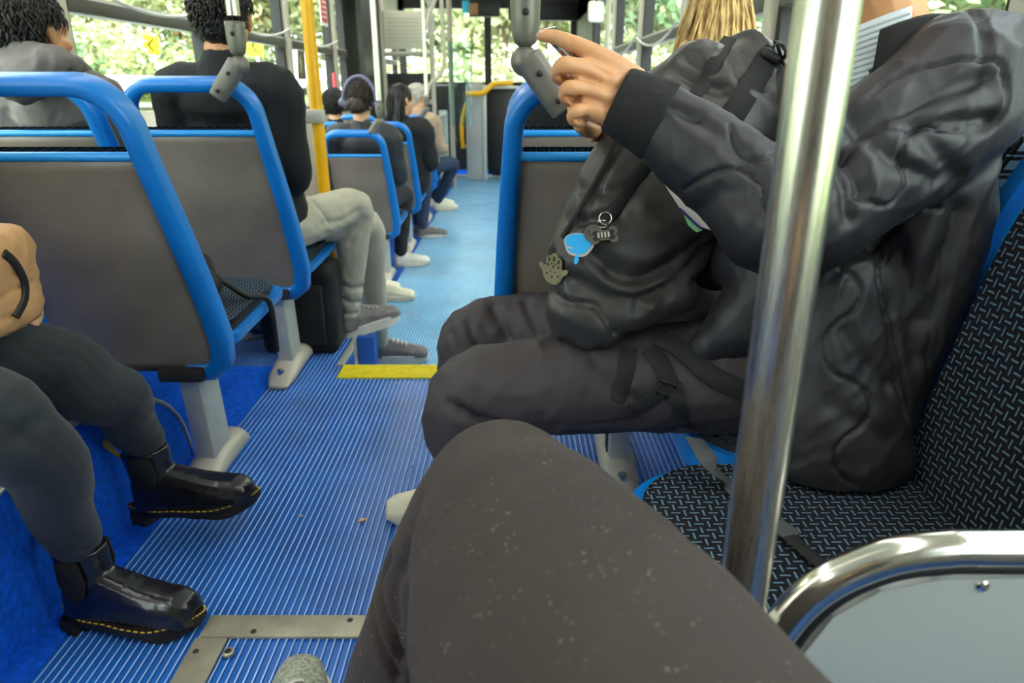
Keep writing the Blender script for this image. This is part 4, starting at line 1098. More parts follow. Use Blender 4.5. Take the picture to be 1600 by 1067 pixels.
def boot(heel, f, u, L=.285):
    f = V(f).normalized(); u = V(u); u = (u - f * u.dot(f)).normalized(); s = f.cross(u); hwid = .047
    def W(a, b, c): return heel + f * a + s * b + u * c
    bm = BM()
    # upper: lofted along the foot, then the shaft
    secs = [(.022, .034, .10), (.045, .040, .115), (.085, .041, .11), (.13, .041, .092), (.175, .045, .074), (.215, .0465, .064), (.25, .0435, .060), (.272, .036, .050), (.284, .020, .036)]
    rings = []
    for a, wd, h in secs:
        ring = []
        for i in range(20):
            t = 2 * PI * i / 20; c_, s_ = math.cos(t), math.sin(t); e = abs(c_) ** .75 * math.copysign(1, c_)
            ring.append(bm.verts.new(W(a, wd * e, .026 + (h * max(0, s_) ** .85 if s_ > 0 else 0))))
        rings.append(ring)
    for A, B in zip(rings, rings[1:]):
        for i in range(20): bm.faces.new((A[i], A[(i + 1) % 20], B[(i + 1) % 20], B[i]))
    bm.faces.new(rings[0][::-1]); bm.faces.new(rings[-1])
    loft(bm, [W(.062, 0, .06), W(.062, 0, .11), W(.060, 0, .15), W(.058, 0, .172)], [(.038, .048), (.038, .050), (.040, .052), (.041, .053)], side=s, n=20, cap=False)
    B_ = organic('boot', bm, .004, 4, BOOT, T, True, folds(.0005, 60, 3), fac=.5)
    out = []
    for i in range(64):
        t = 2 * PI * i / 64; x = math.cos(t); a = .144 + x * .153
        wd = float(np.interp(a, [-.009, .02, .06, .11, .16, .21, .25, .28, .297], [.6, .85, .93, .82, .93, 1.08, 1.06, .95, .8]))
        out.append((a, math.sin(t) * .0505 * wd * (1.16 - .12 * abs(x))))
    z_ = lambda a: max(0, (a - .19)) ** 2 * 1.6
    bm = BM(); prism(bm, out, lambda a, b, z: W(a, b, z + z_(a)), .014, .029); bmesh.ops.recalc_face_normals(bm, faces=bm.faces)
    so = obj('sole', bm, BSOLE, B_, sharp=45)
    bm = BM(); prism(bm, [(a, b) for a, b in out], lambda a, b, z: W(.035 + (a - .142) * .25, b, z), 0, .015); bmesh.ops.recalc_face_normals(bm, faces=bm.faces); obj('heel_block', bm, BSOLE, B_, sharp=45)
    bm = BM(); prism(bm, [(a, b * .98) for a, b in out], lambda a, b, z: W(.195 + (a - .142) * .60, b * 1.0, z + z_(.195 + (a - .142) * .6)), .004, .015); bmesh.ops.recalc_face_normals(bm, faces=bm.faces); obj('tread', bm, BSOLE, B_, sharp=45)
    bm = BM()
    dense = []
    for i in range(len(out)):
        a0, a1 = V((*out[i], 0)), V((*out[(i + 1) % len(out)], 0)); dense.append(a0); dense.append(a0.lerp(a1, .5))
    for i in range(0, len(dense), 2):
        p, q = dense[i], dense[(i + 1) % len(dense)]
        if (q - p).length < .002: continue
        m = (p + q) / 2; dd = (q - p).normalized(); nn = V((dd.y, -dd.x, 0)); nn = nn if nn.dot(m - V((.142, 0, 0))) > 0 else -nn
        c0 = m - nn * .0018
        fr = Matrix((f * dd.x + s * dd.y, u.cross(f * dd.x + s * dd.y), u)).transposed()
        box(bm, W(c0.x, c0.y, .0295 + z_(c0.x)), ((q - p).length * 1.15, .0028, .0016), fr)
    st = obj('welt_stitching', bm, STITCH, so, smooth=False); st['kind'] = 'stuff'
    # elastic side panels
    for sd in (-1, 1):
        bm = BM(); pts = [(.04, .165), (.085, .165), (.092, .12), (.082, .085), (.064, .078), (.046, .09), (.038, .12)]
        lo = [bm.verts.new(W(a, sd * (.0400 + .0015 * (1 - ((a - .064) / .03) ** 2)), c)) for a, c in pts]; hi = [bm.verts.new(W(a, sd * (.0440 + .0015), c)) for a, c in pts]
        n = len(pts)
        for i in range(n): bm.faces.new((lo[i], lo[(i + 1) % n], hi[(i + 1) % n], hi[i]))
        bm.faces.new(hi); bm.faces.new(lo[::-1]); bmesh.ops.recalc_face_normals(bm, faces=bm.faces)
        obj('elastic_gusset', bm, ELAST, B_)
    tube('pull_loop', [W(.008, .0, .15), W(-.012, 0, .172), W(-.024, 0, .188), W(-.016, 0, .195), W(.004, 0, .178)], .005, STITCH, B_, n=8)
    return B_
boot(V((-.890, 1.105, .0)), (1, -.13, -.01), U)
boot(V((-.886, 1.370, .055)), (1, .07, .03), (0, 0, 1))
# tan bag on her lap
TAN = M('tan_leather', 'b98a5c', .6, var=(18, .16), bump=(30, .35, .004)); STRAP = M('dark_strap', '221a16', .5)
B = thing('tan_bag', 'tan padded shoulder bag with a dark strap on the lap of the booted woman', 'bag', (-.98, 1.10, .60))
bm = BM(); box(bm, (-.955, 1.11, .692), (.235, .20, .185), Matrix.Rotation(.08, 3, 'Y'), .035, 3)
bagb = organic('body', bm, .006, 4, TAN, B, True, folds(.003, 50, 4), grooves=[([(0, 470), (30, 450), (55, 440)], .004, .005), ([(0, 505), (30, 490), (50, 470)], .004, .004)])
bv = bvh_of(bagb); pp = [hit(bv, *q) for q in ((4, 395), (22, 412), (36, 440), (36, 468), (22, 495))]
pp = [q for q in pp if q[0] is not None]
if len(pp) > 2: ribbon('strap', [a for a, n in pp], [n for a, n in pp], .016, .006, STRAP, B, lift=.003)

# ------------------------------------------------------------------ bags on the left
BAGM = M('black_nylon', '121214', .75, var=(25, .4), bump=(120, .3, .002))
B = thing('black_luggage', 'large black soft suitcase standing under the seat of the man in black', 'bag', (-.80, 2.58, 0))
bm = BM(); box(bm, (-.83, 2.60, .183), (.30, .17, .365), None, .03, 2); organic('body', bm, .01, 3, BAGM, B, True, folds(.004, 30, 7))
bx('front_pocket', (-.83, 2.505, .17), (.22, .03, .24), BAGM, B, world=True, bev=.012); tube('handle', [V((-.90, 2.52, .325)), V((-.88, 2.498, .345)), V((-.78, 2.498, .345)), V((-.76, 2.52, .325))], .01, BLACK, B, True)
B = thing('black_bag', 'small black bag lying on the empty aisle seat', 'bag', (XA, 1.86, .43))
bm = BM(); ellipsoid(bm, (-.93, 1.80, .515), (.13, .10, .085)); ellipsoid(bm, (-.87, 1.78, .495), (.09, .07, .06)); organic('body', bm, .008, 3, BAGM, B, True, folds(.007, 40, 8))
tube('strap', [V((-.86, 1.80, .53)), V((-.79, 1.81, .50)), V((-.74, 1.84, .447)), V((-.70, 1.86, .437)), V((-.686, 1.87, .40)), V((-.686, 1.87, .27))], .008, BLACK, B, True)
# ------------------------------------------------------------------ the man in the quilted jacket with the phone
JACK = M('quilted_jacket', '201f24', .55, var=(10, .12), bump=(700, .25, .0006)); RIBK = M('rib_knit', '19191a', .9, var=(40, .2), bump=(260, .5, .001)); PANT = M('brown_black_trousers', '352d2f', .7, var=(8, .10), bump=(600, .2, .0006))
SHIRTW = M('ribbed_shirt', 'c9cfd6', .8)
T = thing('person', 'man in a black quilted jacket holding up a phone on the sideways seat', 'person', (.45, 1.2, 0))
D = .965
hd = V((.505, 1.185, 1.262)); H = R3_of(-PI / 2 + .15, -.35)
shL, elL, wrL = V((.632, 1.03, .985)), PY(1232, 345, .915), P(985, 152, .985)
shR, elR, wrR = V((.585, 1.272, .955)), V((.43, 1.312, .775)), P(985, 198, 1.275)
bm = BM(); head_shape(bm, hd, H, 1.0)
nb = V((.592, 1.185, 1.055))
loft(bm, [nb - U * .05 + V((.01, 0, 0)), nb + U * .03, hd + V((.015, 0, -.05))], [.062, .056, .056], n=14)
loft(bm, [V((.47, 1.17, .55)), V((.55, 1.17, .8)), nb - U * .05], [(.10, .07), (.11, .075), (.09, .05)], side=(0, 1, 0), n=14)
for a, b, c in ((shL, elL, wrL), (shR, elR, wrR)): loft(bm, [nb - U * .06, a, b, c], [.04, .042, .036, .026], n=12)
# left hand, seen from its back: index stretched along the phone, the others curled round it
wj = wrL
def PJ(*q): return [P(*p) for p in q]
meta = [((928, 84, .955), .0135), ((914, 108, .948), .0140), ((909, 139, .950), .0135), ((911, 168, .958), .0125)]
wo = [(992, 128, .985), (988, 146, .98), (980, 164, .98), (970, 182, .985)]
for (m, r), q in zip(meta, wo):
    mid = P(*q).lerp(P(*m), .5) + V((0, -.004, .0)); loft(bm, [P(*q), mid, P(*m)], [.021, .019, r], n=12, sub=3)
loft(bm, PJ((1010, 160, .99), (975, 152, .985), (945, 132, .975)), [(.034, .022), (.036, .021), (.034, .018)], side=P(985, 190, .985) - P(985, 120, .985), n=16)
loft(bm, PJ((928, 84, .955), (905, 72, .950), (889, 66, .950), (868, 58, .953), (851, 56, .957), (846, 56, .958)), [.0138, .0118, .0114, .0098, .0090, .0082], n=14, sub=4)
loft(bm, PJ((914, 108, .948), (894, 103, .936), (880, 102, .934), (872, 112, .942), (873, 121, .955), (884, 128, .972)), [.0142, .0122, .0118, .0106, .0098, .0085], n=14, sub=4)
loft(bm, PJ((909, 139, .950), (898, 137, .940), (888, 138, .938), (883, 147, .945), (886, 155, .958), (896, 160, .972)), [.0136, .0118, .0112, .0102, .0094, .0082], n=14, sub=4)
loft(bm, PJ((911, 168, .958), (903, 172, .950), (897, 177, .950), (895, 185, .958), (901, 190, .970), (910, 192, .98)), [.0122, .0104, .0098, .0090, .0084, .0075], n=14, sub=4)
loft(bm, PJ((978, 128, 1.0), (952, 102, 1.022), (925, 84, 1.03), (904, 73, 1.028), (890, 66, 1.022)), [.018, .0155, .0125, .0112, .009], n=12, sub=3)
loft(bm, PJ((905, 112, .968), (905, 135, .970), (910, 165, .974)), [.012, .013, .012], n=10, sub=3)
# right hand supports the phone from below
loft(bm, PJ((985, 198, 1.275), (955, 193, 1.21), (932, 190, 1.13)), [(.024, .020), (.032, .016), (.034, .013)], side=(.3, .2, 1), n=14)
for oy, q0, q1, q2 in ((0, (930, 205, 1.12), (918, 205, 1.05), (905, 198, 1.00)), (1, (928, 193, 1.12), (911, 190, 1.06), (899, 182, 1.02)), (2, (927, 182, 1.12), (906, 178, 1.07), (894, 170, 1.035)), (3, (927, 172, 1.12), (904, 168, 1.08), (892, 160, 1.05))):
    loft(bm, PJ(q0, q1, q2), [.0115, .0105, .0088], n=10, sub=3)
loft(bm, PJ((950, 182, 1.19), (932, 165, 1.11), (916, 152, 1.05)), [.014, .0115, .009], n=10, sub=3)
body = organic('body', bm, .0028, 3, SKIN, T, True, grooves=[([(874, 120), (885, 123), (899, 121)], .0035, .006), ([(886, 153), (897, 156), (905, 153)], .0035, .006), ([(900, 188), (908, 187), (916, 184)], .003, .005), ([(896, 92), (920, 97), (950, 116)], .005, .003), ([(906, 122), (930, 127), (955, 141)], .005, .003), ([(905, 156), (930, 157), (948, 166)], .005, .003), ([(888, 55), (892, 66), (890, 76)], .002, .0012), ([(864, 48), (866, 57), (864, 66)], .002, .0010)]); eyes(hd, H, T)
NAIL = M('nail', 'e6b49c', .3)
for p, q in (((850, 52, .949), (844, 55, .950)),):
    bm = BM(); ellipsoid(bm, P(847, 51, .952), (.0052, .003, .0035), Matrix.Rotation(.5, 3, 'Y'), u=12, v=8); obj('fingernail', bm, NAIL, T, True)
short_hair(H_BLACK, 41, -.05, 700, .03)(T, hd, H)
# jacket
bm = BM()
loft(bm, [V((.50, 1.13, .455)), V((.495, 1.14, .56)), V((.54, 1.155, .70)), V((.585, 1.165, .85)), V((.60, 1.170, .955)), V((.603, 1.178, 1.01))], [(.20, .125), (.195, .13), (.175, .135), (.165, .13), (.155, .12), (.115, .09)], side=(0, 1, 0), n=26)
loft(bm, [V((.62, 1.04, .93)), V((.615, 1.0, .78)), V((.565, .975, .60)), V((.53, .95, .50))], [(.08, .07), (.08, .07), (.08, .065), (.085, .06)], side=(1, 0, 0), n=18)
# tail of the jacket spreads over the seat towards the camera
loft(bm, [V((.49, .985, .72)), V((.492, .955, .60)), V((.495, .925, .52)), V((.50, .905, .462))], [(.085, .055), (.095, .060), (.105, .062), (.108, .058)], side=(1, 0, 0), n=20)
for a, b, c, k in ((shL, elL, wrL, 1.0), (shR, elR, wrR, .72)):
    loft(bm, [V((.60, 1.17, .96)), a + V((.0, .0, .012)), a.lerp(b, .35) + V((0, -.0, .0)), a.lerp(b, .75), b + V((-.004, .0, -.004)), b.lerp(c, .28), b.lerp(c, .55), b.lerp(c, .80)],
         [.10 * k, .102 * k, .10 * k, .090 * k, .080 * k, .070 * k, .063 * k, .055 * k], n=20)
loft(bm, PJ((1112, 418, 1.20), (1158, 405, 1.13), (1195, 425, 1.09), (1190, 460, 1.09), (1150, 510, 1.10), (1100, 545, 1.12)), [.042, .056, .062, .06, .05, .03], n=16)
QW, QD = .0028, .007
gro = [([(1068, 297), (1095, 279), (1126, 265), (1153, 263), (1180, 274), (1192, 292), (1196, 324), (1205, 351)], QW, QD),
       ([(1142, 193), (1149, 220), (1167, 241), (1189, 247), (1221, 238)], QW, QD),
       ([(1342, 306), (1365, 317), (1392, 322), (1410, 301), (1419, 270), (1410, 234), (1428, 202), (1455, 193), (1477, 202)], QW, QD),
       ([(1375, 130), (1430, 108), (1490, 92), (1531, 90), (1563, 94), (1576, 130), (1576, 166), (1558, 193), (1527, 207), (1477, 198)], QW, QD),
       ([(1504, 7), (1522, 22), (1536, 54), (1540, 88)], .005, .007), ([(1514, 5), (1532, 20), (1546, 52), (1550, 86)], .003, .004),
       ([(1356, 396), (1392, 360), (1432, 333), (1470, 325)], QW, QD), ([(1360, 150), (1400, 118), (1450, 98)], .003, .004),
       ([(1314, 421), (1336, 432), (1346, 455), (1336, 485), (1310, 504), (1291, 526), (1287, 552), (1302, 582), (1332, 596), (1355, 612), (1364, 635), (1351, 665), (1321, 684), (1306, 706), (1310, 736), (1332, 759)], QW, QD),
       ([(1372, 395), (1377, 447), (1389, 511), (1400, 575), (1415, 650), (1426, 699), (1434, 747)], .003, .006), ([(1381, 395), (1388, 447), (1399, 511), (1411, 575), (1424, 650), (1434, 699), (1442, 747)], .003, .005),
       ([(1482, 380), (1479, 436), (1464, 504), (1456, 560), (1452, 605)], .003, .005), ([(1490, 380), (1487, 436), (1472, 504), (1463, 560)], .003, .004),
       # soft folds
       ([(1330, 180), (1400, 165), (1460, 145), (1540, 118)], .016, .020), ([(1345, 190), (1420, 190), (1500, 190), (1550, 188)], .012, .013), ([(1322, 232), (1340, 262), (1352, 300)], .011, .016), ([(1370, 220), (1400, 250), (1470, 285)], .012, .010),
       ([(1440, 205), (1470, 240), (1500, 280)], .014, .010), ([(1310, 260), (1325, 300), (1330, 340)], .010, .012), ([(1250, 250), (1300, 240), (1340, 200)], .018, .018), ([(1400, 400), (1420, 480), (1440, 560)], .020, .018), ([(1500, 330), (1470, 420), (1450, 500)], .016, .014), ([(1080, 180), (1130, 215), (1180, 270)], .014, .007), ([(1050, 165), (1090, 175)], .01, .008), ([(1320, 520), (1345, 560), (1390, 600)], .014, .008), ([(1300, 630), (1340, 660), (1400, 690)], .016, .007), ([(1090, 330), (1140, 300), (1190, 330)], .014, .006)]
jacket = organic('jacket', bm, .0042, 6, JACK, T, True, folds(.0035, 38, 11), grooves=gro)
for v in jacket.data.vertices:
    if v.co.z < .450: v.co.z = .450
# knit cuff and collar
ca, cb = elL.lerp(wrL, .79), P(962, 155, .975)
bm = BM(); loft(bm, [ca, ca.lerp(cb, .5), cb], [(.058, .058), (.053, .050), (.048, .040)], side=P(985, 200, .98) - P(985, 110, .98), n=24, cap=False); organic('cuff', bm, .004, 3, RIBK, T, True, folds(.001, 120, 3))
ca2, cb2 = elR.lerp(wrR, .76), elR.lerp(wrR, 1.05)
bm = BM(); loft(bm, [ca2, cb2], [(.037, .037), (.035, .034)], n=18, cap=False); obj('cuff', bm, RIBK, T, True)
# collar: dark band rising round the neck, open at the front over a ribbed shirt
def collar(name, r, z0, z1, mat, a0, a1, thick, fwd=0, tilt=0):
    path = []
    for i in range(25):
        a = a0 + (a1 - a0) * i / 24; rad = V((math.cos(a) * r, math.sin(a) * r * 1.05, 0)); front = max(0, -math.cos(a)) ** 1.5
        p0 = V((.592, 1.185, z0)) + rad * 1.18 - U * front * tilt + V((-fwd * front, 0, 0)); p1 = V((.592, 1.185, z1)) + rad * .92 - U * front * tilt + V((-fwd * front, 0, 0))
        mid = (p0 + p1) / 2; path.append((mid, (p1 - p0), rad.normalized()))
    return obj(name, sweep(path, [(-.5, -thick / 2), (-.5, thick / 2), (.5, thick / 2), (.53, 0), (.5, -thick / 2)]), mat, T, True)
collar('collar', .118, .955, 1.09, RIBK, -PI * .66, PI * .66, .016, .03, .06)
cs = collar('shirt_collar', .097, .965, 1.105, SHIRTW, PI * .52, PI * 1.44, .006, .012, .04)
for k in range(16):
    pts = []
    for i in range(17):
        a = PI * .53 + PI * .90 * i / 16; r = .1005 * (1.17 - .24 * k / 15); front = max(0, -math.cos(a)) ** 1.5
        pts.append(V((.592 + math.cos(a) * r - .012 * front, 1.185 + math.sin(a) * r * 1.05, .970 + .13 * k / 15 - front * .04)))
    tube('rib', pts, .0024, SHIRTW, cs, n=6, sub=2)
# trousers
bm = BM(); ellipsoid(bm, (.44, 1.18, .53), (.16, .17, .105))
kL, kR = V((-.075, 1.105, .487)), V((-.085, 1.425, .475))
for hp, kn, an in ((V((.42, 1.10, .53)), kL, V((-.0, 1.14, .13))), (V((.42, 1.29, .53)), kR, V((-.10, 1.44, .13)))):
    loft(bm, [V((.45, 1.19, .53)), hp, hp.lerp(kn, .5) + U * .008, kn + V((.09, 0, .012)), kn + V((.01, 0, .0)), kn + V((-.006, 0, -.07)), kn.lerp(an, .5), an], [.10, .104, .093, .086, .080, .077, .073, .062], n=20)
tg = [([(1010, 655), (900, 665), (800, 660), (740, 690)], .002, .002), ([(720, 640), (760, 665), (800, 690)], .010, .010), ([(700, 630), (740, 655), (790, 665)], .008, .008), ([(770, 480), (790, 520), (800, 560)], .010, .008), ([(820, 470), (840, 520), (870, 545)], .01, .008), ([(930, 560), (960, 600), (1010, 640)], .012, .009), ([(1020, 690), (1080, 670), (1150, 690)], .012, .010), ([(880, 690), (960, 690), (1040, 705)], .01, .008), ([(705, 520), (720, 560), (745, 585)], .008, .006), ([(730, 500), (745, 540), (765, 570)], .008, .006)]
trou = organic('trousers', bm, .0055, 5, PANT, T, True, folds(.0045, 34, 21), grooves=tg)
shoe(T, V((.02, 1.15, .0)), (-1, .05, 0), U, .29, CREAM, SOLE_W); shoe(T, V((-.095, 1.45, .0)), (-1, -.1, 0), U, .29, CREAM, SOLE_W)

# phone
ph = thing('phone', 'dark grey mobile phone held in the raised hand', 'phone', P(900, 95, .99))
La = (P(938, 152, .985) - P(839, 48, .972)).normalized(); Wd = V((.22, 1, .22)); Wd = (Wd - La * Wd.dot(La)).normalized(); Nn = La.cross(Wd)
rot = Matrix((La, Wd, Nn)).transposed(); c = P(839, 48, .972) + La * .073 + Wd * .054
PHM = M('phone_grey', '7d8385', .3, .3); bx('case', c, (.146, .070, .0085), PHM, ph, bev=.0035, rot=rot, world=True, seg=3)
bx('screen', c + Nn * .0044, (.138, .063, .0006), M('phone_screen', '0c0d10', .08), ph, rot=rot, world=True)
for k in (.030, .046): bx('side_button', c - La * .073 + La * k - Wd * .0352, (.011, .0016, .003), M('phone_button_%d' % int(k * 1000), '8a3a34' if k > .04 else '3a3c3e', .3), ph, rot=rot, world=True)

# backpack on his lap
NYL = M('backpack_nylon', '34322f', .46, var=(9, .12), bump=(400, .3, .0008)); WEB = M('black_webbing', '141414', .8, bump=(600, .4, .0006)); WEBG = M('grey_webbing', '45484a', .8, bump=(600, .4, .0006))
B = thing('backpack', 'black and dark grey backpack leaning on the lap of the man with the phone', 'backpack', (.15, 1.25, .57))
bm = BM()
loft(bm, PJ((923, 480, 1.155), (943, 444, 1.16), (1000, 345, 1.17), (1075, 230, 1.165), (1138, 152, 1.155), (1166, 124, 1.15)), [(.078, .080), (.113, .098), (.133, .112), (.134, .108), (.118, .095), (.075, .07)], side=P(1000, 420, 1.2) - P(880, 340, 1.2), n=30, power=2.8)
loft(bm, PJ((905, 488, 1.125), (985, 480, 1.125), (1060, 458, 1.135)), [(.04, .042), (.045, .042), (.035, .035)], side=(0, 1, 0), n=16)
bg_ = [([(1010, 270), (960, 330), (900, 345), (855, 400)], .010, .008), ([(990, 180), (930, 300), (850, 440)], .004, .006), ([(845, 440), (880, 470), (930, 480), (960, 520)], .006, .010), ([(960, 420), (1020, 430), (1100, 380)], .016, .012), ([(930, 400), (980, 440), (1060, 420)], .014, .010), ([(900, 440), (960, 470), (1040, 460)], .012, .010), ([(1060, 110), (1100, 130), (1130, 140)], .012, .012), ([(1075, 90), (1110, 105), (1140, 75)], .010, .008), ([(900, 290), (930, 300), (985, 290)], .01, .006), ([(880, 340), (940, 345), (990, 335)], .012, .008), ([(1150, 90), (1165, 120), (1190, 130)], .012, .010), ([(1000, 480), (1060, 440), (1120, 380)], .012, .010)]
bpk = organic('body', bm, .0055, 5, NYL, B, True, folds(.005, 30, 31), grooves=bg_)
bvb = bvh_of(bpk); bvl = bvh_of(bpk, trou, jacket)
def lay(name, pix, w_, mat, parent, bv, lift=.003, th=.003, fallback=None):
    pp = []
    for q in pix:
        if len(q) == 3: pp.append((P(*q), V((0, -1, .35)).normalized())); continue
        h, n = hit(bv, *q)
        if h is not None: pp.append((h, n))
    if len(pp) < 2: return None
    # keep the band's normals calm
    nn = [(pp[max(0, i - 1)][1] + pp[i][1] + pp[min(len(pp) - 1, i + 1)][1]).normalized() for i in range(len(pp))]
    return ribbon(name, [p for p, n in pp], nn, w_, th, mat, parent, lift=lift)
lay('top_band', [(1140, 62), (1118, 95), (1100, 130), (1085, 150)], .022, WEB, B, bvb)
lay('side_band', [(1210, 82), (1185, 115), (1160, 155), (1135, 195)], .038, WEB, B, bvb)
lay('seam_band', [(1235, 180), (1215, 215), (1195, 240)], .010, WEB, B, bvb)
lay('zip_band', [(985, 175), (950, 250), (905, 330), (862, 400), (845, 430)], .008, WEB, B, bvb)
lay('haul_strap', [(1010, 258), (985, 290), (962, 325), (948, 345)], .018, WEB, B, bvb, .004)
# draw cord toggles at the top
def on_bag(px, py, off):
    h = hit(bvb, px, py)[0]
    return h + (CAMP - h).normalized() * off if h is not None else P(px, py, 1.07 - off)
for k, pts in enumerate((((1198, 78), (1210, 66), (1222, 70), (1228, 84), (1218, 92), (1210, 84)), ((1205, 86), (1222, 92), (1236, 78), (1246, 62)), ((1214, 68), (1225, 100), (1240, 104), (1250, 92)))):
    o = tube('draw_cord', [on_bag(a, b, .004 + .003 * k) for a, b in pts], .0028, BLACK, B, True, n=8)
bm = BM(); loft(bm, [on_bag(1196, 84, .006), on_bag(1212, 92, .006)], [.010, .009], n=12, sub=2); obj('toggle', bm, BLACK, B, True)
# straps on his lap
lay('webbing_strap', [(983, 545), (980, 565), (975, 590), (968, 615), (962, 628)], .026, WEB, B, bvl)
lay('webbing_strap', [(1015, 545), (1030, 565), (1042, 590), (1048, 603)], .030, WEB, B, bvl)
lay('webbing_strap', [(1045, 598), (1025, 615), (1000, 632), (982, 640)], .024, WEB, B, bvl, .006)
lay('shoulder_strap', [(1030, 530), (1060, 545), (1090, 570), (1120, 592), (1165, 612)], .032, WEB, B, bvl, .005)
lay('webbing_strap', [(1052, 605), (1060, 635), (1070, 665), (1085, 690)], .022, WEB, B, bvl, .004)
SEATZ = .445
def seatpt(px, py, dz=0): return PZ(px, py, SEATZ + dz)
ribbon('long_strap', [hit(bvl, 1085, 685)[0] or P(1085, 685, 1.05), seatpt(1110, 722, .045), seatpt(1140, 758, .006), seatpt(1190, 800, .004), seatpt(1240, 838, .004)], [V((.2, -.5, .8)), V((0, -.4, 1)), U, U, U], .030, .003, WEBG, B)
ribbon('strap_end', [seatpt(1232, 838, .004), seatpt(1260, 862, .004), seatpt(1292, 888, .004)], [U, U, U], .020, .003, WEB, B)
bk = hit(bvl, 1042, 603)[0] or P(1042, 603, 1.05)
bm = BM(); rb = Matrix.Rotation(.35, 3, 'Y')
for o in ((-.017, 0), (.017, 0)): box(bm, bk + V((o[0], -.008, .0)), (.005, .006, .022), rb, .0015)
for o in ((0, -.010), (0, .010)): box(bm, bk + V((0, -.008, o[1])), (.036, .006, .004), rb, .0012)
obj('strap_buckle', bm, DARKM, B, True, sharp=40)

# charms hanging from the haul strap: split ring, bone tag, blue enamel tag, brass palm charm
K = thing('key_charms', 'split ring with bone tag, blue enamel tag and brass hand charm on the backpack', 'keyring', hit(bvb, 905, 385)[0] or P(905, 385, 1.08))
ANT = M('antique_brass', '8f8763', .45, .7, var=(60, .15)); PEW = M('pewter_black', '6d6661', .35, .7, var=(50, .2)); ENAM = M('blue_enamel', '2aa6ea', .25, coat=.4); SILV = M('silver_rim', 'd6cdc6', .3, .8)
def charm_frame(px, py, up_px):
    h, n = hit(bvb, px, py)
    if h is None: h, n = P(px, py, 1.08), V((0, -1, .2))
    n = (n + V((-.1, -1.2, .35)).normalized() * 1.2).normalized(); h = h + n * .010
    k = (h - CAMP).length; d0 = (P(px, py, 1) - CAMP).length
    dep = k / d0; up = P(px + up_px[0], py + up_px[1], dep) - P(px, py, dep); up = (up - n * up.dot(n)).normalized()
    return h, up, n, up.cross(n), dep
def plate(name, outline, px, py, up_px, scale, th, mat, off=0):
    h, up, n, sd, dep = charm_frame(px, py, up_px); k = scale * dep / FPX
    bm = BM(); prism(bm, outline, lambda a, b, z: h + sd * (a * k) + up * (b * k) + n * (z + off), 0, th); bmesh.ops.recalc_face_normals(bm, faces=bm.faces)
    return obj(name, bm, mat, K, True, sharp=35), (h, up, n, sd, k, off + th)
hamsa = [(0, -1), (.35, -.95), (.68, -.65), (.85, -.25), (1.12, -.02), (1.18, .2), (1.02, .26), (.78, .14), (.62, .2), (.62, .62), (.5, .84), (.28, .88), (.22, 1.02), (0, 1.1), (-.22, 1.02), (-.28, .88), (-.5, .84), (-.62, .62), (-.62, .2), (-.78, .14), (-1.02, .26), (-1.18, .2), (-1.12, -.02), (-.85, -.25), (-.68, -.65), (-.35, -.95)]
o, (h, up, n, sd, k, z) = plate('brass_hand_charm', hamsa, 871, 419, (18, -42), 24, .0022, ANT)
for a, b, w_, hh in ((-.38, .6, .08, .16), (0, .72, .09, .2), (.38, .6, .08, .16), (-.42, .25, .07, .12), (.42, .25, .07, .12), (0, .2, .06, .1), (-.15, .38, .05, .08), (.15, .38, .05, .08), (-.45, -.35, .07, .09), (0, -.5, .07, .1), (.45, -.35, .07, .09), (-.2, -.15, .05, .06), (.2, -.15, .05, .06)):
    bm = BM(); prism(bm, [(a + w_ * math.cos(t), b + hh * math.sin(t)) for t in [PI * 2 * i / 8 for i in range(8)]], lambda x, y, q: h + sd * (x * k) + up * (y * k) + n * q, z - .0004, z + .0003); obj('cutout', bm, BLACK, o, smooth=False)
blob = [(math.cos(t) * (1.0 + .10 * math.sin(3 * t)), math.sin(t) * (.86 + .06 * math.cos(2 * t))) for t in [2 * PI * i / 28 for i in range(28)]]
o, q = plate('blue_tag', blob, 906, 385, (8, -40), 23, .002, SILV, .003)
h, up, n, sd, k, z = q
bm = BM(); prism(bm, [(a * .88 - .04, b * .86 + .05) for a, b in blob], lambda x, y, q: h + sd * (x * k) + up * (y * k) + n * q, z - .0003, z + .0007); obj('enamel', bm, ENAM, o, smooth=False)
bm = BM(); prism(bm, [(.05 + .16 * math.cos(t), -1.0 + .34 * math.sin(t)) for t in [2 * PI * i / 12 for i in range(12)]], lambda x, y, q: h + sd * (x * k) + up * (y * k) + n * q, z - .0016, z + .0004); obj('enamel_drop', bm, ENAM, o, smooth=False)
bm = BM(); prism(bm, [(-.52 + .26 * math.cos(t), -.28 + .06 * math.sin(t)) for t in [2 * PI * i / 10 for i in range(10)]], lambda x, y, q: h + sd * (x * k) + up * (y * k) + n * q, z + .0005, z + .0011); obj('silver_mark', bm, SILV, o, smooth=False)
o, _ = plate('round_tag', [(math.cos(t), math.sin(t)) for t in [2 * PI * i / 24 for i in range(24)]], 927, 369, (0, -10), 14, .0015, PEW, .0055)
bone = []
for cx, cy, a0, a1 in ((1.0, .42, -60, 170), (-1.0, .42, 10, 240), (-1.0, -.42, 120, 350), (1.0, -.42, 190, 420)):
    for i in range(8): a = math.radians(a0 + (a1 - a0) * i / 7); bone.append((cx + .46 * math.cos(a), cy + .44 * math.sin(a)))
bone = sorted(set(bone), key=bone.index)
o, q = plate('bone_tag', bone, 943, 371, (-2, -20), 15, .0022, PEW, .008)
h, up, n, sd, k, z = q
bm = BM(); prism(bm, [(a * .8, b * .62) for a, b in bone], lambda x, y, q_: h + sd * (x * k) + up * (y * k) + n * q_, z - .0002, z + .0002); obj('dark_inlay', bm, BLACK, o, smooth=False)
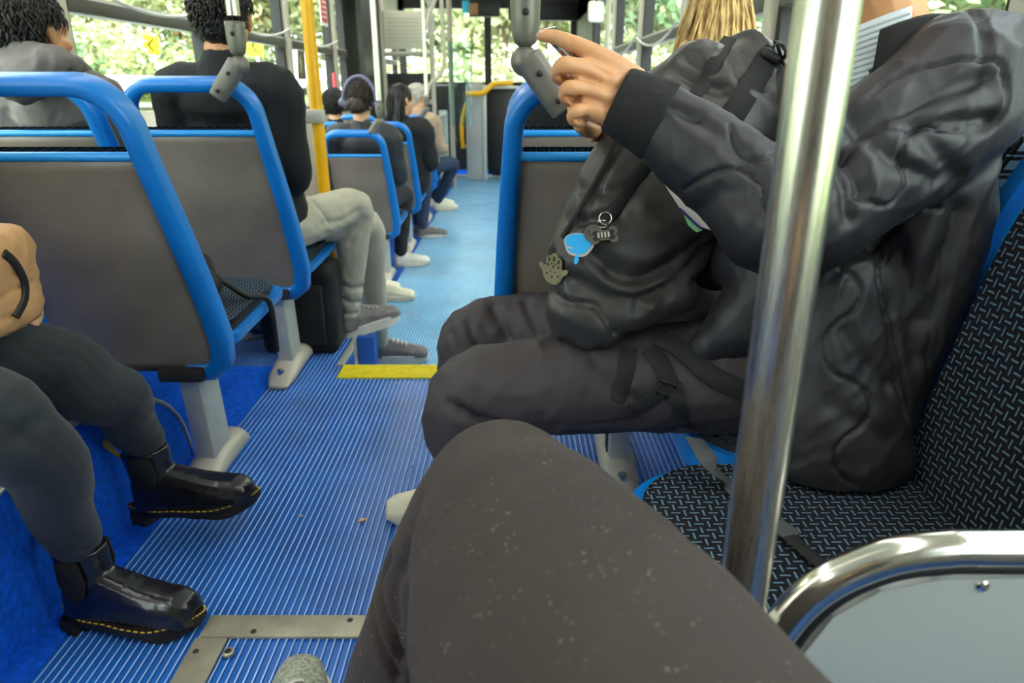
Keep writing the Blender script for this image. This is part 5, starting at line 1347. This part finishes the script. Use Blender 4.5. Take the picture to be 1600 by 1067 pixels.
for a in (-.55, -.2, .15, .5):
    bm = BM(); prism(bm, [(a + .1 * x, .05 + .28 * y) for x, y in ((-1, -1), (1, -1), (1, 1), (-1, 1))], lambda x, y, q_: h + sd * (x * k) + up * (y * k) + n * q_, z - .0002, z + .0004); obj('engraving', bm, SILV, o, smooth=False)
for c0, r_, t0 in (((947, 350), .0095, .3), ((941, 357), .008, 1.2)):
    h, up, n, sd, dep = charm_frame(c0[0], c0[1], (0, -1)); h = h + n * .008
    tube('split_ring', [h + (sd * math.cos(t) + (up * math.cos(t0) + n * math.sin(t0)) * math.sin(t)) * r_ for t in [2 * PI * i / 18 for i in range(19)]], .0012, CHROME, K, True, n=8, sub=1, smoothpath=False)
# white cloth edge with a blue and green border between sleeve and backpack
pk = thing('folded_paper', 'white folded sheet with blue and green edge between sleeve and backpack', 'paper', P(1075, 330, 1.04))
PAP = M('white_sheet', 'dad3cc', .7)
ph_ = [q for q in (hit(bvb, *p)[0] for p in ((1050, 300), (1065, 322), (1080, 340), (1095, 352))) if q is not None]
DP = min([q.y * cC + (CAMZ - q.z) * cS for q in ph_] + [1.05]) - .006
def quad(nm, px, mat, d0, th=.003):
    bm = BM(); prism(bm, px, lambda a, b, z: P(a, b, DP + (d0 - 1.055) + z), 0, th); bmesh.ops.recalc_face_normals(bm, faces=bm.faces); return obj(nm, bm, mat, pk, True, smooth=False)
quad('sheet', [(1038, 288), (1075, 315), (1115, 345), (1125, 352), (1112, 360), (1088, 352), (1062, 325)], PAP, 1.055)
quad('blue_edge', [(1060, 324), (1064, 325), (1090, 350), (1100, 358), (1094, 358), (1084, 350)], M('ink_blue', '34307c', .6), 1.053)
quad('green_edge', [(1068, 335), (1084, 350), (1098, 360), (1088, 363), (1075, 352)], M('soft_green', '8fcf8a', .6), 1.054)

# ------------------------------------------------------------------ the photographer's crossed legs
PH = M('lint_leggings', '3a302e', .92, var=(6, .12), bump=(650, .35, .0008), specks=(260, .33, '857b75'))
T = thing('person', 'photographer in dark brown linty leggings with legs crossed', 'person', (.1, .0, 0))
bm = BM(); hp1, hp2 = V((.17, .05, .585)), V((-.02, .05, .52))
loft(bm, [V((.08, -.02, .56)), hp1, P(970, 1155, .41), P(885, 1000, .468), P(828, 880, .54), P(794, 797, .612), P(783, 774, .637), P(752, 800, .66), P(702, 890, .70), P(640, 1030, .755), P(560, 1180, .86)],
     [.11, .120, .116, .108, .095, .078, .070, .066, .066, .062, .045], n=26, sub=6)
loft(bm, [V((.06, -.02, .56)), hp2, V((.02, .28, .50)), V((.045, .49, .455)), V((.05, .54, .38)), V((.06, .56, .12))], [.10, .10, .085, .066, .06, .045], n=18)
ellipsoid(bm, (.08, -.04, .56), (.17, .14, .11))
lg2 = organic('leggings', bm, .005, 6, PH, T, True, folds(.0005, 40, 51), grooves=[([(622, 888), (650, 930), (680, 985), (712, 1066)], .0022, .003), ([(606, 872), (592, 910), (597, 960), (625, 1030)], .006, .014), ([(590, 880), (580, 930), (590, 1000), (620, 1060)], .004, .012), ([(575, 930), (560, 960), (545, 1000)], .003, .006), ([(640, 860), (615, 920), (620, 980)], .008, .006)])
bm = BM(); TOPP = M('photographer_top', '3a3a3e', .9)
loft(bm, [V((.08, -.06, .58)), V((.09, -.16, .76)), V((.10, -.24, .95)), V((.10, -.26, 1.02))], [(.15, .11), (.15, .11), (.16, .11), (.09, .07)], side=(1, 0, 0), n=18)
for s in (-1, 1): loft(bm, [V((.10, -.25, .97)), V((.10 + s * .17, -.24, .96)), V((.10 + s * .22, -.16, .72)), V((.10 + s * .10, -.02, .80))], [.06, .065, .052, .042], n=12)
organic('top', bm, .01, 4, TOPP, T, True, folds(.003, 26, 5))
bm = BM(); hc = V((.10, -.25, 1.235)); head_shape(bm, hc, R3_of(-.1, -.3)); loft(bm, [V((.10, -.26, 1.0)), hc - U * .04], [.058, .052], n=12)
for s in (-1, 1): hand_shape(bm, V((.10 + s * .10, -.02, .80)), V((-s * .5, .3, .3)), V((s, 0, .3)), s, .8)
loft(bm, [V((.10, -.26, 1.02)), V((.10, -.22, .9)), V((.09, -.12, .7))], [.05, .08, .08], n=12)
for s in (-1, 1): loft(bm, [V((.10, -.25, .95)), V((.10 + s * .17, -.24, .95)), V((.10 + s * .22, -.16, .72)), V((.10 + s * .10, -.02, .80))], [.035, .038, .03, .025], n=10)
organic('body', bm, .006, 3, SKIN2, T, True); long_hair(H_BROWN, 61, .25, .09, 150)(T, hc, R3_of(-.1, -.3))
MESHSH = M('mesh_shoe', '8f9080', .8, var=(160, .5)); SHOE_W = M('shoe_grey_sole', 'b9b6ac', .5)
an = P(560, 1180, .86); fd = V((-.295, .79, .19)) - V((-.19, .57, .20))
shoe(T, an + V((-.055, .03, -.07)), fd, (-.25, -.25, 1), .255, MESHSH, SHOE_W, lab='grey mesh running shoe', k_w=.95)
shoe(T, V((.06, .55, 0)), (.05, 1, 0), U, .255, MESHSH, SHOE_W)
bx('photographer_seat_dummy', (0, 0, -5), (.01, .01, .01), BLACK) if False else None
Tn = make_seat('blue and grey seat the photographer sits on', (.08, .02, .0), True)
